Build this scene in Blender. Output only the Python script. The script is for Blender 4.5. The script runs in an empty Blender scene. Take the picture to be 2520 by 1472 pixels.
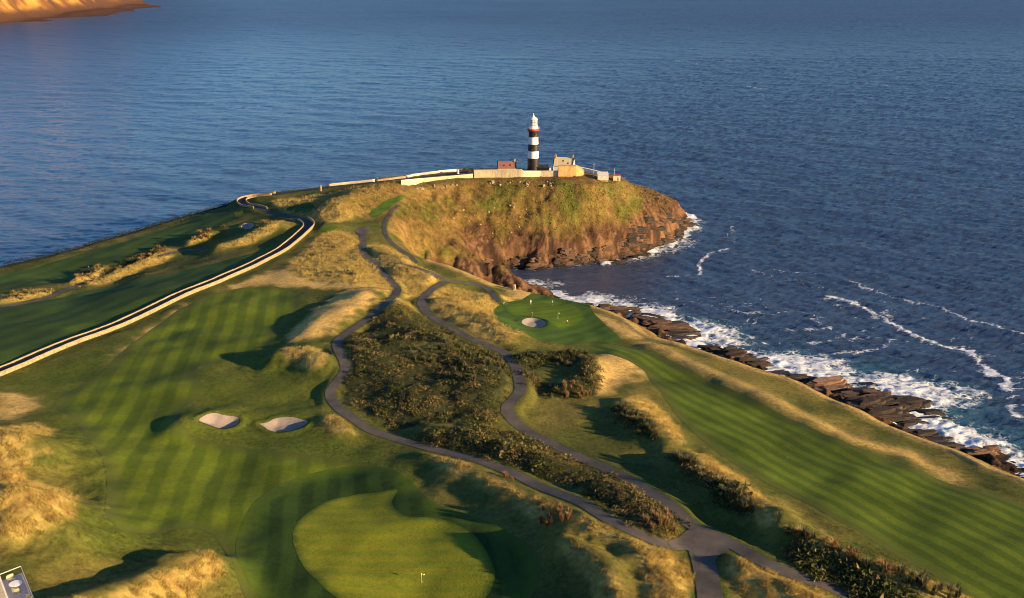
import bpy, bmesh, math, random
import numpy as np
from mathutils import Vector, Matrix
from mathutils.geometry import delaunay_2d_cdt

# ------------------------------------------------------------------ camera, sky, sun, exposure
scene = bpy.context.scene
CAM_H, PITCH, FPX = 150.0, math.radians(18.0), 2600.0          # FPX: focal length for a 2520 wide frame
cam = bpy.data.cameras.new('camera')
cam.sensor_width = 36.0
cam.lens = 36.0 * FPX / 2520.0
cam.clip_start, cam.clip_end = 1.0, 60000.0
cam_ob = bpy.data.objects.new('camera', cam)
scene.collection.objects.link(cam_ob)
cam_ob.location = (0, 0, CAM_H)
cam_ob.rotation_euler = (math.radians(90) - PITCH, 0, 0)
scene.camera = cam_ob

SUN_ELEV, SUN_AZ = math.radians(13.0), math.radians(114.0)     # azimuth clockwise from +Y (the view direction)
world = bpy.data.worlds.new('World')
scene.world = world
world.use_nodes = True
wn = world.node_tree
sky = wn.nodes.new('ShaderNodeTexSky')
sky.sky_type = 'NISHITA'
sky.sun_disc = False
sky.sun_elevation = SUN_ELEV
sky.sun_rotation = SUN_AZ
sky.air_density, sky.dust_density, sky.ozone_density = 1.0, 0.25, 6.0
wn.nodes['Background'].inputs[1].default_value = 0.078
wn.links.new(sky.outputs[0], wn.nodes['Background'].inputs[0])

sun = bpy.data.lights.new('sun', 'SUN')
sun.energy, sun.angle, sun.color = 5.0, math.radians(0.6), (1.0, 0.71, 0.36)
sun_ob = bpy.data.objects.new('sun', sun)
scene.collection.objects.link(sun_ob)
SUN_DIR = Vector((math.sin(SUN_AZ) * math.cos(SUN_ELEV), math.cos(SUN_AZ) * math.cos(SUN_ELEV), math.sin(SUN_ELEV)))
sun_ob.rotation_euler = SUN_DIR.to_track_quat('Z', 'Y').to_euler()
sun_ob.location = (300, 0, 300)

scene.view_settings.view_transform = 'Standard'
scene.view_settings.look = 'None'
scene.view_settings.exposure = 1.25
scene.view_settings.gamma = 1.0
scene.view_settings.use_curve_mapping = False
scene.cycles.filter_width = 1.0
scene.cycles.max_bounces = 5
scene.cycles.diffuse_bounces = 3
scene.cycles.glossy_bounces = 3
scene.cycles.transparent_max_bounces = 8

rng = np.random.default_rng(7)
random.seed(7)
COL = scene.collection

# ------------------------------------------------------------------ small helpers
def tag(o, label=None, cat=None, group=None, kind=None):
    if label: o['label'] = label
    if cat: o['category'] = cat
    if group: o['group'] = group
    if kind: o['kind'] = kind
    return o

def link(name, me, mats=(), parent=None, smooth=False):
    o = bpy.data.objects.new(name, me)
    COL.objects.link(o)
    for m in (mats if isinstance(mats, (list, tuple)) else [mats]):
        if m is not None: me.materials.append(m)
    if parent is not None: o.parent = parent
    if smooth: me.polygons.foreach_set('use_smooth', np.ones(len(me.polygons), bool))
    return o

def empty(name, loc=(0, 0, 0), rz=0.0):
    o = bpy.data.objects.new(name, None)
    o.empty_display_size = 0.5
    COL.objects.link(o)
    o.location = loc
    o.rotation_euler = (0, 0, rz)
    return o

def np_mesh(name, V, Fc, col=None, extra=None):
    """V (n,3), Fc (m,3|4) -> mesh; col (n,3) becomes the point colour attribute Col"""
    V = np.ascontiguousarray(V, np.float32); Fc = np.ascontiguousarray(Fc, np.int32)
    me = bpy.data.meshes.new(name)
    m, k = Fc.shape
    me.vertices.add(len(V)); me.vertices.foreach_set('co', V.ravel())
    me.loops.add(m * k); me.loops.foreach_set('vertex_index', Fc.ravel())
    me.polygons.add(m)
    me.polygons.foreach_set('loop_start', np.arange(0, m * k, k, dtype=np.int32))
    me.polygons.foreach_set('loop_total', np.full(m, k, np.int32))
    me.update(calc_edges=True)
    if col is not None:
        a = me.attributes.new('Col', 'FLOAT_COLOR', 'POINT')
        c = np.ones((len(V), 4), np.float32); c[:, :3] = col
        a.data.foreach_set('color', c.ravel())
    for nm, arr in (extra or {}).items():
        a = me.attributes.new(nm, 'FLOAT', 'POINT')
        a.data.foreach_set('value', np.ascontiguousarray(arr, np.float32))
    return me

def bm_done(bm, name):
    me = bpy.data.meshes.new(name)
    bm.normal_update()
    bm.to_mesh(me); bm.free()
    return me

def bm_box(bm, c, s, rz=0.0, taper=1.0):
    """box centred at c with size s; top scaled by taper"""
    m = Matrix.Translation(c) @ Matrix.Rotation(rz, 4, 'Z')
    vs = []
    for z in (-.5, .5):
        t = taper if z > 0 else 1.0
        for x, y in ((-.5, -.5), (.5, -.5), (.5, .5), (-.5, .5)):
            vs.append(bm.verts.new(m @ Vector((x * s[0] * t, y * s[1] * t, z * s[2]))))
    a, b = vs[:4], vs[4:]
    bm.faces.new(a[::-1]); bm.faces.new(b)
    for i in range(4):
        bm.faces.new((a[i], a[(i + 1) % 4], b[(i + 1) % 4], b[i]))

def bm_lathe(bm, prof, n=24, c=(0, 0, 0), cap=True):
    rings = []
    for r, z in prof:
        if r < 1e-4:
            rings.append([bm.verts.new((c[0], c[1], c[2] + z))])
        else:
            rings.append([bm.verts.new((c[0] + r * math.cos(2 * math.pi * i / n), c[1] + r * math.sin(2 * math.pi * i / n), c[2] + z)) for i in range(n)])
    for A, B in zip(rings, rings[1:]):
        for i in range(n):
            j = (i + 1) % n
            if len(A) == 1 and len(B) == 1: continue
            if len(A) == 1: bm.faces.new((A[0], B[j], B[i]))
            elif len(B) == 1: bm.faces.new((A[i], A[j], B[0]))
            else: bm.faces.new((A[i], A[j], B[j], B[i]))
    if cap:
        if len(rings[0]) > 1: bm.faces.new(rings[0][::-1])
        if len(rings[-1]) > 1: bm.faces.new(rings[-1])

def bm_bar(bm, p, q, r, n=6):
    p, q = Vector(p), Vector(q)
    d = (q - p)
    if d.length < 1e-6: return
    R = d.to_track_quat('Z', 'Y').to_matrix()
    A, B = [], []
    for i in range(n):
        o = R @ Vector((r * math.cos(2 * math.pi * i / n), r * math.sin(2 * math.pi * i / n), 0))
        A.append(bm.verts.new(p + o)); B.append(bm.verts.new(q + o))
    for i in range(n):
        j = (i + 1) % n
        bm.faces.new((A[i], A[j], B[j], B[i]))
    bm.faces.new(A[::-1]); bm.faces.new(B)

# ------------------------------------------------------------------ numpy noise and distances
def _hash(ix, iy, seed):
    h = (ix.astype(np.int64) * 374761393 + iy.astype(np.int64) * 668265263 + seed * 1442695041) & 0xffffffff
    h = ((h ^ (h >> 13)) * 1274126177) & 0xffffffff
    return ((h ^ (h >> 16)) & 0xffff) / 65535.0

def vnoise(x, y, seed=0):
    x = np.asarray(x, float); y = np.asarray(y, float)
    ix, iy = np.floor(x).astype(np.int64), np.floor(y).astype(np.int64)
    fx, fy = x - ix, y - iy
    fx = fx * fx * fx * (fx * (fx * 6 - 15) + 10); fy = fy * fy * fy * (fy * (fy * 6 - 15) + 10)
    a = _hash(ix, iy, seed); b = _hash(ix + 1, iy, seed); c = _hash(ix, iy + 1, seed); d = _hash(ix + 1, iy + 1, seed)
    return (a * (1 - fx) + b * fx) * (1 - fy) + (c * (1 - fx) + d * fx) * fy

def fbm(x, y, seed=0, oct=4, gain=0.5):
    s, a, t = 0.0, 1.0, 0.0
    for i in range(oct):
        c, sn = math.cos(0.6 + i), math.sin(0.6 + i)
        f = 2.03 ** i
        s = s + a * vnoise((x * c - y * sn) * f + 17.3 * i, (x * sn + y * c) * f - 9.1 * i, seed + i); t += a; a *= gain
    return s / t

def ridged(x, y, seed=0, oct=4):
    s, a, t = 0.0, 1.0, 0.0
    for i in range(oct):
        f = 2.07 ** i
        s = s + a * (1 - np.abs(2 * vnoise(x * f + 5.7 * i, y * f + 3.1 * i, seed + i) - 1)); t += a; a *= 0.5
    return s / t

def sstep(a, b, x):
    t = np.clip((x - a) / (b - a), 0, 1)
    return t * t * (3 - 2 * t)

def dist_poly(px, py, P, closed=False):
    P = np.asarray(P, float); d = np.full(np.shape(px), 1e18)
    n = len(P)
    for i in range(n if closed else n - 1):
        a, b = P[i], P[(i + 1) % n]
        vx, vy = b[0] - a[0], b[1] - a[1]
        L = vx * vx + vy * vy + 1e-9
        t = np.clip(((px - a[0]) * vx + (py - a[1]) * vy) / L, 0, 1)
        d = np.minimum(d, (px - a[0] - t * vx) ** 2 + (py - a[1] - t * vy) ** 2)
    return np.sqrt(d)

def inside(px, py, P):
    P = np.asarray(P, float); c = np.zeros(np.shape(px), bool)
    n = len(P); j = n - 1
    for i in range(n):
        xi, yi, xj, yj = P[i, 0], P[i, 1], P[j, 0], P[j, 1]
        if yi != yj:
            k = ((yi > py) != (yj > py)) & (px < (xj - xi) * (py - yi) / (yj - yi) + xi)
            c ^= k
        j = i
    return c

def sdist(px, py, P):
    d = dist_poly(px, py, P, True)
    return np.where(inside(px, py, P), d, -d)

def sdist_box(px, py, P, margin=12.0):
    """signed distance, only worked out near the polygon (-margin elsewhere)"""
    P = np.asarray(P, float)
    out = np.full(np.shape(px), -margin)
    k = (px > P[:, 0].min() - margin) & (px < P[:, 0].max() + margin) & (py > P[:, 1].min() - margin) & (py < P[:, 1].max() + margin)
    if k.any(): out[k] = sdist(px[k], py[k], P)
    return out

def coarse(fn, X, Y, f=4):
    """work a slow field out on every f-th row and column and interpolate"""
    r, c = X.shape
    ri, ci = np.unique(np.r_[np.arange(0, r, f), r - 1]), np.unique(np.r_[np.arange(0, c, f), c - 1])
    S = fn(X[np.ix_(ri, ci)], Y[np.ix_(ri, ci)])
    A = np.empty((len(ri), c))
    for i in range(len(ri)): A[i] = np.interp(np.arange(c), ci, S[i])
    k = np.clip(np.searchsorted(ri, np.arange(r), 'right') - 1, 0, len(ri) - 2)
    w = ((np.arange(r) - ri[k]) / (ri[k + 1] - ri[k]))[:, None]
    return A[k] * (1 - w) + A[k + 1] * w

def smooth_poly(P, closed=True, it=2):
    P = np.asarray(P, float)
    for _ in range(it):
        if closed:
            Q = np.roll(P, -1, 0)
            P = np.stack([0.75 * P + 0.25 * Q, 0.25 * P + 0.75 * Q], 1).reshape(-1, P.shape[1])
        else:
            A, B = P[:-1], P[1:]
            M = np.stack([0.75 * A + 0.25 * B, 0.25 * A + 0.75 * B], 1).reshape(-1, P.shape[1])
            P = np.vstack([P[:1], M, P[-1:]])
    return P

def resample(P, step):
    P = np.asarray(P, float)
    s = np.r_[0, np.cumsum(np.linalg.norm(np.diff(P[:, :2], axis=0), axis=1))]
    n = max(2, int(s[-1] / step) + 1)
    t = np.linspace(0, s[-1], n)
    return np.stack([np.interp(t, s, P[:, k]) for k in range(P.shape[1])], 1)

# ------------------------------------------------------------------ survey: bearings read from the photo -> points on the land
CT, ST = math.cos(PITCH), math.sin(PITCH)
def bearing(px, py):
    px = np.asarray(px, float); py = np.asarray(py, float)
    dx, dz = (px - 1260) / FPX, -(py - 736) / FPX
    return dx, CT + dz * ST, -ST + dz * CT

def at_z(px, py, z):
    dx, dy, dz = bearing(px, py)
    s = (np.asarray(z, float) - CAM_H) / dz
    return np.stack([dx * s, dy * s, np.zeros_like(s) + z], -1)

# heights of the land where they can be judged: (u, v, z)
CTRL = [(0,1472,57),(-150,1380,57),(300,1472,50),(600,1472,46),(1000,1472,45),(1500,1472,46),(2000,1472,46),(2520,1472,43),(2700,1350,41),
 (0,1250,52),(0,1100,48),(300,1200,45),(700,1050,42.5),(450,900,41.5),(1000,1250,43.5),(1250,1100,43.5),(1700,1330,45.5),(1800,1100,41),(2150,1250,41.5),(2500,1300,39.5),
 (2520,1180,36),(2250,1070,34),(2060,990,33.5),(1880,910,33),(1700,900,35),(1600,830,31.5),(1430,745,30.5),(1265,712,31.5),(1200,690,33),
 (1310,775,33),(1000,800,40),(1100,900,41),(1350,920,38),(700,720,38.5),(560,780,39),(850,640,38.5),(750,560,37.5),(500,690,38.5),(200,850,40.5),(0,920,42),
 (0,755,33.5),(300,700,31.5),(0,660,25),(-200,720,26),(340,568,24),(580,505,27),(620,600,33),(460,620,29.5),
 (900,570,36.5),(1000,600,36),(1100,650,34),(680,520,33),
 (1165,430,38),(1310,420,38.5),(1440,430,38),(1520,441,36),(990,446,37),(800,465,34),(900,480,36),(990,488,35),(600,495,29)]
_c = at_z([c[0] for c in CTRL], [c[1] for c in CTRL], [c[2] for c in CTRL])
_S = 100.0
def _tps(r2): return 0.5 * r2 * np.log(r2 + 1e-9)
_n = len(_c)
_A = np.zeros((_n + 3, _n + 3))
_d2 = ((_c[:, None, :2] - _c[None, :, :2]) ** 2).sum(-1) / _S ** 2
_A[:_n, :_n] = _tps(_d2) + np.eye(_n) * 0.01
_A[:_n, _n] = 1; _A[:_n, _n + 1:] = _c[:, :2] / _S
_A[_n:, :_n] = _A[:_n, _n:].T
_w = np.linalg.solve(_A, np.r_[_c[:, 2], 0, 0, 0])
def base_z(x, y):
    x = np.asarray(x, float); y = np.asarray(y, float)
    z = _w[_n] + _w[_n + 1] * x / _S + _w[_n + 2] * y / _S
    for i in range(_n):
        z = z + _w[i] * _tps(((x - _c[i, 0]) ** 2 + (y - _c[i, 1]) ** 2) / _S ** 2)
    return np.clip(z, 14, 62)

def on_base(P, dz=0.0):
    P = np.asarray(P, float); z = np.full(len(P), 38.0)
    for _ in range(25):
        q = at_z(P[:, 0], P[:, 1], z)
        z = 0.4 * z + 0.6 * (base_z(q[:, 0], q[:, 1]) + dz)
    return at_z(P[:, 0], P[:, 1], z)[:, :2]

# cliff-top rim and waterline
RIM_A = on_base([(2800,1310),(2640,1235),(2520,1180),(2440,1150),(2350,1108),(2250,1072),(2160,1035),(2080,1000),(2010,965),(1950,930),(1880,912),(1780,880),(1700,855),(1600,830),
 (1540,792),(1480,765),(1430,745),(1350,728),(1265,712),(1200,695),(1140,672),(1060,642),(1000,622),(962,600),(948,565),(955,530),(970,512),(992,492),
 (1020,472),(1075,456),(1150,446),(1250,443),(1380,446),(1440,450),(1490,449),(1530,445)])
RIM_B = on_base([(1540,438),(1500,428),(1420,419),(1312,417),(1165,417),(990,436),(800,461),(680,471),(600,486),(560,501),(450,532),(340,566),(200,607),(80,645),(0,657),(-150,700),(-400,790)])
RIM = np.vstack([RIM_A, RIM_B, [(-330, 90), (330, 90)]])
WL_A = at_z(*np.array([(2900,1330),(2640,1205),(2560,1160),(2500,1128),(2455,1100),(2400,1092),(2340,1096),(2270,1062),(2255,1050),(2300,1032),(2290,1012),(2230,985),(2150,962),(2075,958),(2075,946),(2140,940),(2120,932),(2010,928),(1960,930),(1900,908),(1885,890),(1860,876),(1790,864),(1715,852),(1700,838),(1768,826),(1740,814),(1650,796),(1600,774),(1540,758),(1430,742),(1350,722),(1270,702),(1215,693),(1190,684),
 (1195,668),(1250,663),(1350,662),(1440,655),(1520,642),(1560,634),(1620,615),(1660,590),(1690,556),(1682,535),(1655,512)]).T, 0.0)[:, :2]
WL = np.vstack([WL_A, [(98,632),(60,652),(0,656),(-80,650),(-140,625),(-190,588),(-222,540),(-243,490),(-262,440),(-300,380),(-420,300),(-420,60),(420,60)]])
WL = resample(np.vstack([WL, WL[:1]]), 4.0)[:-1]
_j = fbm(WL[:, 0] / 9, WL[:, 1] / 9, 3, 3) - 0.5
_nrm = np.roll(WL, -1, 0) - np.roll(WL, 1, 0); _nrm = np.stack([_nrm[:, 1], -_nrm[:, 0]], 1); _nrm /= np.linalg.norm(_nrm, axis=1)[:, None] + 1e-9
WL = WL + _nrm * (_j * 11.0)[:, None]
RIM = smooth_poly(RIM, True, 1)

# mounds and ridges: crest line, height, half width
MOUNDS = [
 ([(915,708),(880,728),(830,760),(780,800),(735,840)], 2.9, 9.5),
 ([(690,868),(740,872),(785,880)], 3.4, 5.5),
 ([(-130,1040),(-60,1055),(30,1068)], 6.0, 11), ([(-150,1180),(-40,1190),(70,1205)], 8.0, 13),
 ([(150,1490),(300,1445),(420,1390),(490,1370)], 4.5, 6),
 ([(1548,985),(1592,1020),(1655,1070)], 2.8, 6),
 ([(1690,1112),(1760,1160),(1840,1215),(1890,1262)], 3.4, 6.5),
 ([(1945,1300),(2050,1355),(2180,1400),(2330,1450),(2400,1480)], 3.2, 6),
 ([(1060,1118),(1180,1160),(1270,1205),(1350,1245),(1440,1285)], 2.4, 6),
 ([(1440,1285),(1530,1325),(1590,1370),(1640,1420),(1660,1490)], 3.0, 8),
 ([(1385,1340),(1440,1370),(1490,1410),(1520,1480)], 3.2, 3.5),
 ([(1480,1190),(1560,1225),(1640,1280)], 3.2, 7),
 ([(1830,1375),(1920,1420),(2000,1470)], 3.0, 6),
 ([(900,860),(960,920),(1040,960)], 2.5, 14), ([(1100,870),(1190,900),(1210,960)], 2.5, 10), ([(980,745),(990,790),(1080,830)], 3.0, 7),
 ([(1100,735),(1180,770),(1250,815)], 3.0, 9),
 ([(1000,660),(1060,680)], 2.2, 6), ([(920,605),(990,635)], 2.5, 6), ([(840,670),(880,690)], 1.5, 7),
 ([(1290,870),(1380,870),(1440,880),(1450,930),(1400,955)], 2.0, 4),
 ([(1080,1050),(1200,1080),(1330,1120)], 2.4, 6),
 ([(0,735),(60,722),(115,716)], 2.2, 3), ([(190,680),(225,668),(260,655)], 2.6, 3.2), ([(225,690),(300,660),(400,618)], 2.0, 4.5), ([(470,590),(525,572)], 2.4, 3),
 ([(540,600),(600,585),(660,560),(690,548)], 3.0, 6),
 ([(640,500),(700,490),(760,490)], 2.5, 7), ([(800,505),(870,480),(930,460),(980,452)], 5.0, 11), ([(800,550),(850,525)], 2.0, 8),
 ([(430,1050),(470,1015),(560,1005)], 1.3, 5), ([(800,1030),(850,1045)], 1.6, 4), ([(640,1010),(760,1015)], 1.0, 6),
 ([(1620,850),(1700,890),(1850,960),(2000,1030)], 1.4, 5), ([(1490,890),(1540,880)], 1.2, 10),
 ([(1180,745),(1220,722)], 1.2, 4), ([(2100,1090),(2230,1130)], 1.0, 7),
]

GY0, GK, GROWS, GU, GCOLS = 118.0, 0.00262, 680, 0.66, 740
gy = GY0 * np.exp(GK * np.arange(GROWS))
gu = np.linspace(-GU, GU, GCOLS)
GX = gy[:, None] * gu[None, :]
GYY = np.repeat(gy[:, None], GCOLS, 1)

BASE = coarse(base_z, GX, GYY, 5)
Z = BASE + (fbm(GX / 24, GYY / 24, 11, 3) - 0.5) * 3.0
for P, A, W in MOUNDS:
    Pw = smooth_poly(on_base(P, A), False, 1)
    R_ = 3.2 * W
    bx = (GX > Pw[:, 0].min() - R_) & (GX < Pw[:, 0].max() + R_) & (GYY > Pw[:, 1].min() - R_) & (GYY < Pw[:, 1].max() + R_)
    x_, y_ = GX[bx], GYY[bx]
    W2 = W * (0.75 + 0.5 * fbm(x_ / 7, y_ / 7, 21, 3))
    Z[bx] += A * np.exp(-(dist_poly(x_, y_, Pw) / W2) ** 2) * (0.75 + 0.5 * fbm(x_ / 11, y_ / 11, 31, 2))
# low turf bank along the cliff rim
_rd = dist_poly(GX, GYY, RIM_A[:22])
Z = Z + 0.4 * np.exp(-((_rd - 1.2) / 0.9) ** 2)
SDR = coarse(lambda x, y: sdist(x, y, RIM), GX, GYY, 3)                 # >0 on top
SDW = coarse(lambda x, y: sdist(x, y, WL), GX, GYY, 3)                  # >0 on land
HEAD = sstep(455, 480, GYY) * sstep(-120, -60, GX) * sstep(-60, 25, GYY - 470 + 0.0 * GX)   # the lighthouse headland
t = np.clip(SDW / (SDW + np.maximum(-SDR, 0) + 1e-6), 0, 1)
strata = np.sin((GYY * 0.86 + GX * 0.5) * 0.9 + 5 * fbm(GX / 14, GYY / 14, 51, 3))
rk = ridged(GX / 11, GYY / 11, 61, 4)
rk2 = fbm(GX / 3.1, GYY / 4.7, 71, 3)
rk3 = ridged((GX * .8 + GYY * .6) / 2.2, (GYY * .8 - GX * .6) / 5.0, 81, 3)
tt = np.clip(t + 0.10 * (rk - 0.62) * np.sin(np.pi * t), 0, 1)
prof_head = np.interp(tt, [0, .03, .10, .16, .28, .5, .75, .9, 1], [0, .11, .29, .38, .49, .67, .86, .95, 1])
prof_side = np.interp(tt, [0, .1, .45, .6, .78, .92, 1], [0, .04, .10, .22, .62, .92, 1])
prof = prof_head * HEAD + prof_side * (1 - HEAD)
ZT = np.maximum(Z, BASE)                   # rim height carried outwards
out = SDR < 0
zc = prof * ZT
rough_c = np.sin(np.pi * np.clip(t, 0, 1)) ** 0.7
rock_w = 1 - sstep(9, 22, zc)
zc = zc + rough_c * (rock_w * ((rk - 0.6) * 7.0 + (rk2 - 0.5) * 4.0 + (rk3 - .5) * 2.2 + strata * 0.7) + (1 - rock_w) * ((rk - 0.6) * 2.0 + (rk2 - 0.5) * 1.3 + (rk3 - .5) * 0.6))
zc = np.where(SDW > 0, np.maximum(zc, -0.6), np.maximum(-9, SDW * 0.45))
Z = np.where(out, zc, Z)
Z = Z.astype(float)

def grid_index(x, y):
    y = np.maximum(np.asarray(y, float), GY0 + 1e-3)
    r = np.clip(np.log(y / GY0) / GK, 0, GROWS - 1.001)
    c = np.clip((np.asarray(x, float) / y + GU) / (2 * GU) * (GCOLS - 1), 0, GCOLS - 1.001)
    return r, c

def sample(G, x, y):
    r, c = grid_index(x, y)
    i, j = r.astype(int), c.astype(int)
    a, b = r - i, c - j
    return (G[i, j] * (1 - b) + G[i, j + 1] * b) * (1 - a) + (G[i + 1, j] * (1 - b) + G[i + 1, j + 1] * b) * a

ZS = Z.copy()                              # surface that everything is laid on
def hz(x, y): return sample(ZS, np.asarray(x, float), np.asarray(y, float))

def land(P):
    """points of the photo -> (x, y) where that bearing first meets the land"""
    P = np.asarray(P, float).reshape(-1, 2)
    dx, dy, dz = bearing(P[:, 0], P[:, 1])
    ys = np.exp(np.linspace(math.log(122), math.log(700), 2600))
    s = ys[None, :] / dy[:, None]
    X, Yv, Zr = dx[:, None] * s, dy[:, None] * s, CAM_H + dz[:, None] * s
    hit = sample(ZS, X, Yv) > Zr
    k = np.where(hit.any(1), hit.argmax(1), len(ys) - 1)
    k = np.maximum(k, 1)
    r = np.arange(len(P))
    a = Zr[r, k - 1] - sample(ZS, X[r, k - 1], Yv[r, k - 1]); b = sample(ZS, X[r, k], Yv[r, k]) - Zr[r, k]
    w = np.clip(a / (a + b + 1e-9), 0, 1)
    return np.stack([X[r, k - 1] * (1 - w) + X[r, k] * w, Yv[r, k - 1] * (1 - w) + Yv[r, k] * w], 1)

def land3(px, py, dz=0.0):
    p = land([(px, py)])[0]
    return Vector((p[0], p[1], float(hz(p[0], p[1])) + dz))

# ------------------------------------------------------------------ materials
def new_mat(name):
    m = bpy.data.materials.new(name); m.use_nodes = True
    nt = m.node_tree
    return m, nt, nt.nodes, nt.links, nt.nodes['Principled BSDF']

def N(nt, typ, **kw):
    n = nt.nodes.new(typ)
    for k, v in kw.items():
        if k in n.inputs.keys(): n.inputs[k].default_value = v
        else: setattr(n, k, v)
    return n

def mix_rgb(nt, mode, fac, a, b):
    n = nt.nodes.new('ShaderNodeMix'); n.data_type = 'RGBA'; n.blend_type = mode
    for sock, v in ((n.inputs[0], fac), (n.inputs[6], a), (n.inputs[7], b)):
        if hasattr(v, 'is_linked') or hasattr(v, 'links'): nt.links.new(v, sock)
        elif isinstance(v, (tuple, list)): sock.default_value = (*v[:3], 1.0)
        else: sock.default_value = v
    return n.outputs[2]

def math_n(nt, op, a, b=None, c=None):
    n = nt.nodes.new('ShaderNodeMath'); n.operation = op
    for i, v in enumerate((a, b, c)):
        if v is None: continue
        if hasattr(v, 'links'): nt.links.new(v, n.inputs[i])
        else: n.inputs[i].default_value = v
    return n.outputs[0]

def ramp(nt, fac, stops):
    n = nt.nodes.new('ShaderNodeValToRGB')
    e = n.color_ramp.elements
    while len(e) < len(stops): e.new(0.5)
    for el, (p, c) in zip(e, stops):
        el.position = p; el.color = (*c, 1) if len(c) == 3 else c
    nt.links.new(fac, n.inputs[0])
    return n.outputs[0]

def noise(nt, scale, detail=4.0, rough=0.55, vec=None, dist=0.0):
    n = nt.nodes.new('ShaderNodeTexNoise')
    n.inputs['Scale'].default_value = scale; n.inputs['Detail'].default_value = detail
    n.inputs['Roughness'].default_value = rough; n.inputs['Distortion'].default_value = dist
    if vec is not None: nt.links.new(vec, n.inputs['Vector'])
    return n.outputs[0]

def world_pos(nt, scale=(1, 1, 1), rot=0.0):
    g = nt.nodes.new('ShaderNodeNewGeometry')
    m = nt.nodes.new('ShaderNodeMapping')
    m.inputs['Scale'].default_value = scale; m.inputs['Rotation'].default_value = (0, 0, rot)
    nt.links.new(g.outputs['Position'], m.inputs['Vector'])
    return m.outputs[0]

def bump(nt, bsdf, h, strength, dist):
    b = nt.nodes.new('ShaderNodeBump')
    b.inputs['Strength'].default_value = strength; b.inputs['Distance'].default_value = dist
    nt.links.new(h, b.inputs['Height']); nt.links.new(b.outputs[0], bsdf.inputs['Normal'])

def mat_ground():
    m, nt, nd, lk, bs = new_mat('ground_cover')
    a = N(nt, 'ShaderNodeAttribute', attribute_name='Col')
    p = world_pos(nt)
    f = noise(nt, 0.9, 6, 0.65, p)
    c = mix_rgb(nt, 'MULTIPLY', 1.0, a.outputs['Color'], ramp(nt, f, [(0.25, (0.55, 0.55, 0.55)), (0.75, (1.45, 1.42, 1.35))]))
    lk.new(c, bs.inputs['Base Color'])
    bs.inputs['Roughness'].default_value = 0.95; bs.inputs['Specular IOR Level'].default_value = 0.1
    bump(nt, bs, noise(nt, 1.6, 6, 0.7, p), 0.55, 0.5)
    return m

def mat_turf(name, base, amp, dirv, period, noise_amp=0.35, soft=0.35, edge=None):
    """mown turf: light and dark mowing bands along dirv, patchy growth"""
    m, nt, nd, lk, bs = new_mat(name)
    p = world_pos(nt)
    perp = (-dirv[1], dirv[0])
    d = N(nt, 'ShaderNodeVectorMath', operation='DOT_PRODUCT'); lk.new(p, d.inputs[0]); d.inputs[1].default_value = (perp[0], perp[1], 0)
    w = math_n(nt, 'ADD', d.outputs['Value'], math_n(nt, 'MULTIPLY', noise(nt, 0.022, 3, 0.5, p), 4.0))
    w = math_n(nt, 'ADD', w, math_n(nt, 'MULTIPLY', noise(nt, 0.35, 3, 0.6, p), 1.1))
    s = math_n(nt, 'SINE', math_n(nt, 'MULTIPLY', w, 2 * math.pi / period))
    s = math_n(nt, 'MULTIPLY_ADD', s, 0.5 / soft, 0.5)
    lo = tuple(b * (1 - amp) for b in base); hi = tuple(b * (1 + amp) * k for b, k in zip(base, (1.12, 1.0, 0.9)))
    mr = N(nt, 'ShaderNodeMapRange'); lk.new(s, mr.inputs[0])
    c = mix_rgb(nt, 'MIX', mr.outputs[0], lo, hi)
    c = mix_rgb(nt, 'MULTIPLY', 1.0, c, ramp(nt, noise(nt, 0.05, 5, 0.6, p), [(0.3, (1 - noise_amp,) * 3), (0.7, (1 + noise_amp, 1 + noise_amp * .8, 1 + noise_amp * .5))]))
    c = mix_rgb(nt, 'MULTIPLY', 1.0, c, ramp(nt, noise(nt, 1.4, 5, 0.7, p), [(0.25, (0.78,) * 3), (0.75, (1.22,) * 3)]))
    if edge:
        ea = N(nt, 'ShaderNodeAttribute', attribute_name='edge')
        ef = math_n(nt, 'ADD', ea.outputs['Fac'], math_n(nt, 'MULTIPLY_ADD', noise(nt, 0.5, 4, 0.6, p), 1.2, -0.6))
        em = N(nt, 'ShaderNodeMapRange'); lk.new(ef, em.inputs[0])
        c = mix_rgb(nt, 'MIX', em.outputs[0], edge, c)
    lk.new(c, bs.inputs['Base Color'])
    bs.inputs['Roughness'].default_value = 0.9; bs.inputs['Specular IOR Level'].default_value = 0.12
    bump(nt, bs, noise(nt, 2.2, 5, 0.7, p), 0.30, 0.25)
    return m

def mat_plain(name, base, var=0.25, scale=0.6, rough=0.9, bscale=3.0, bstr=0.3, bdist=0.1, spec=0.2, metal=0.0, tint=None, streak=1.0):
    m, nt, nd, lk, bs = new_mat(name)
    p = world_pos(nt, (1, 1, streak))
    lo = tuple(b * (1 - var) for b in base)
    hi = tuple(min(1, b * (1 + var)) for b in (tint or base))
    c = ramp(nt, noise(nt, scale, 6, 0.65, p), [(0.3, lo), (0.7, hi)])
    lk.new(c, bs.inputs['Base Color'])
    bs.inputs['Roughness'].default_value = rough; bs.inputs['Specular IOR Level'].default_value = spec; bs.inputs['Metallic'].default_value = metal
    if bstr: bump(nt, bs, noise(nt, bscale, 5, 0.65, p), bstr, bdist)
    return m

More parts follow.
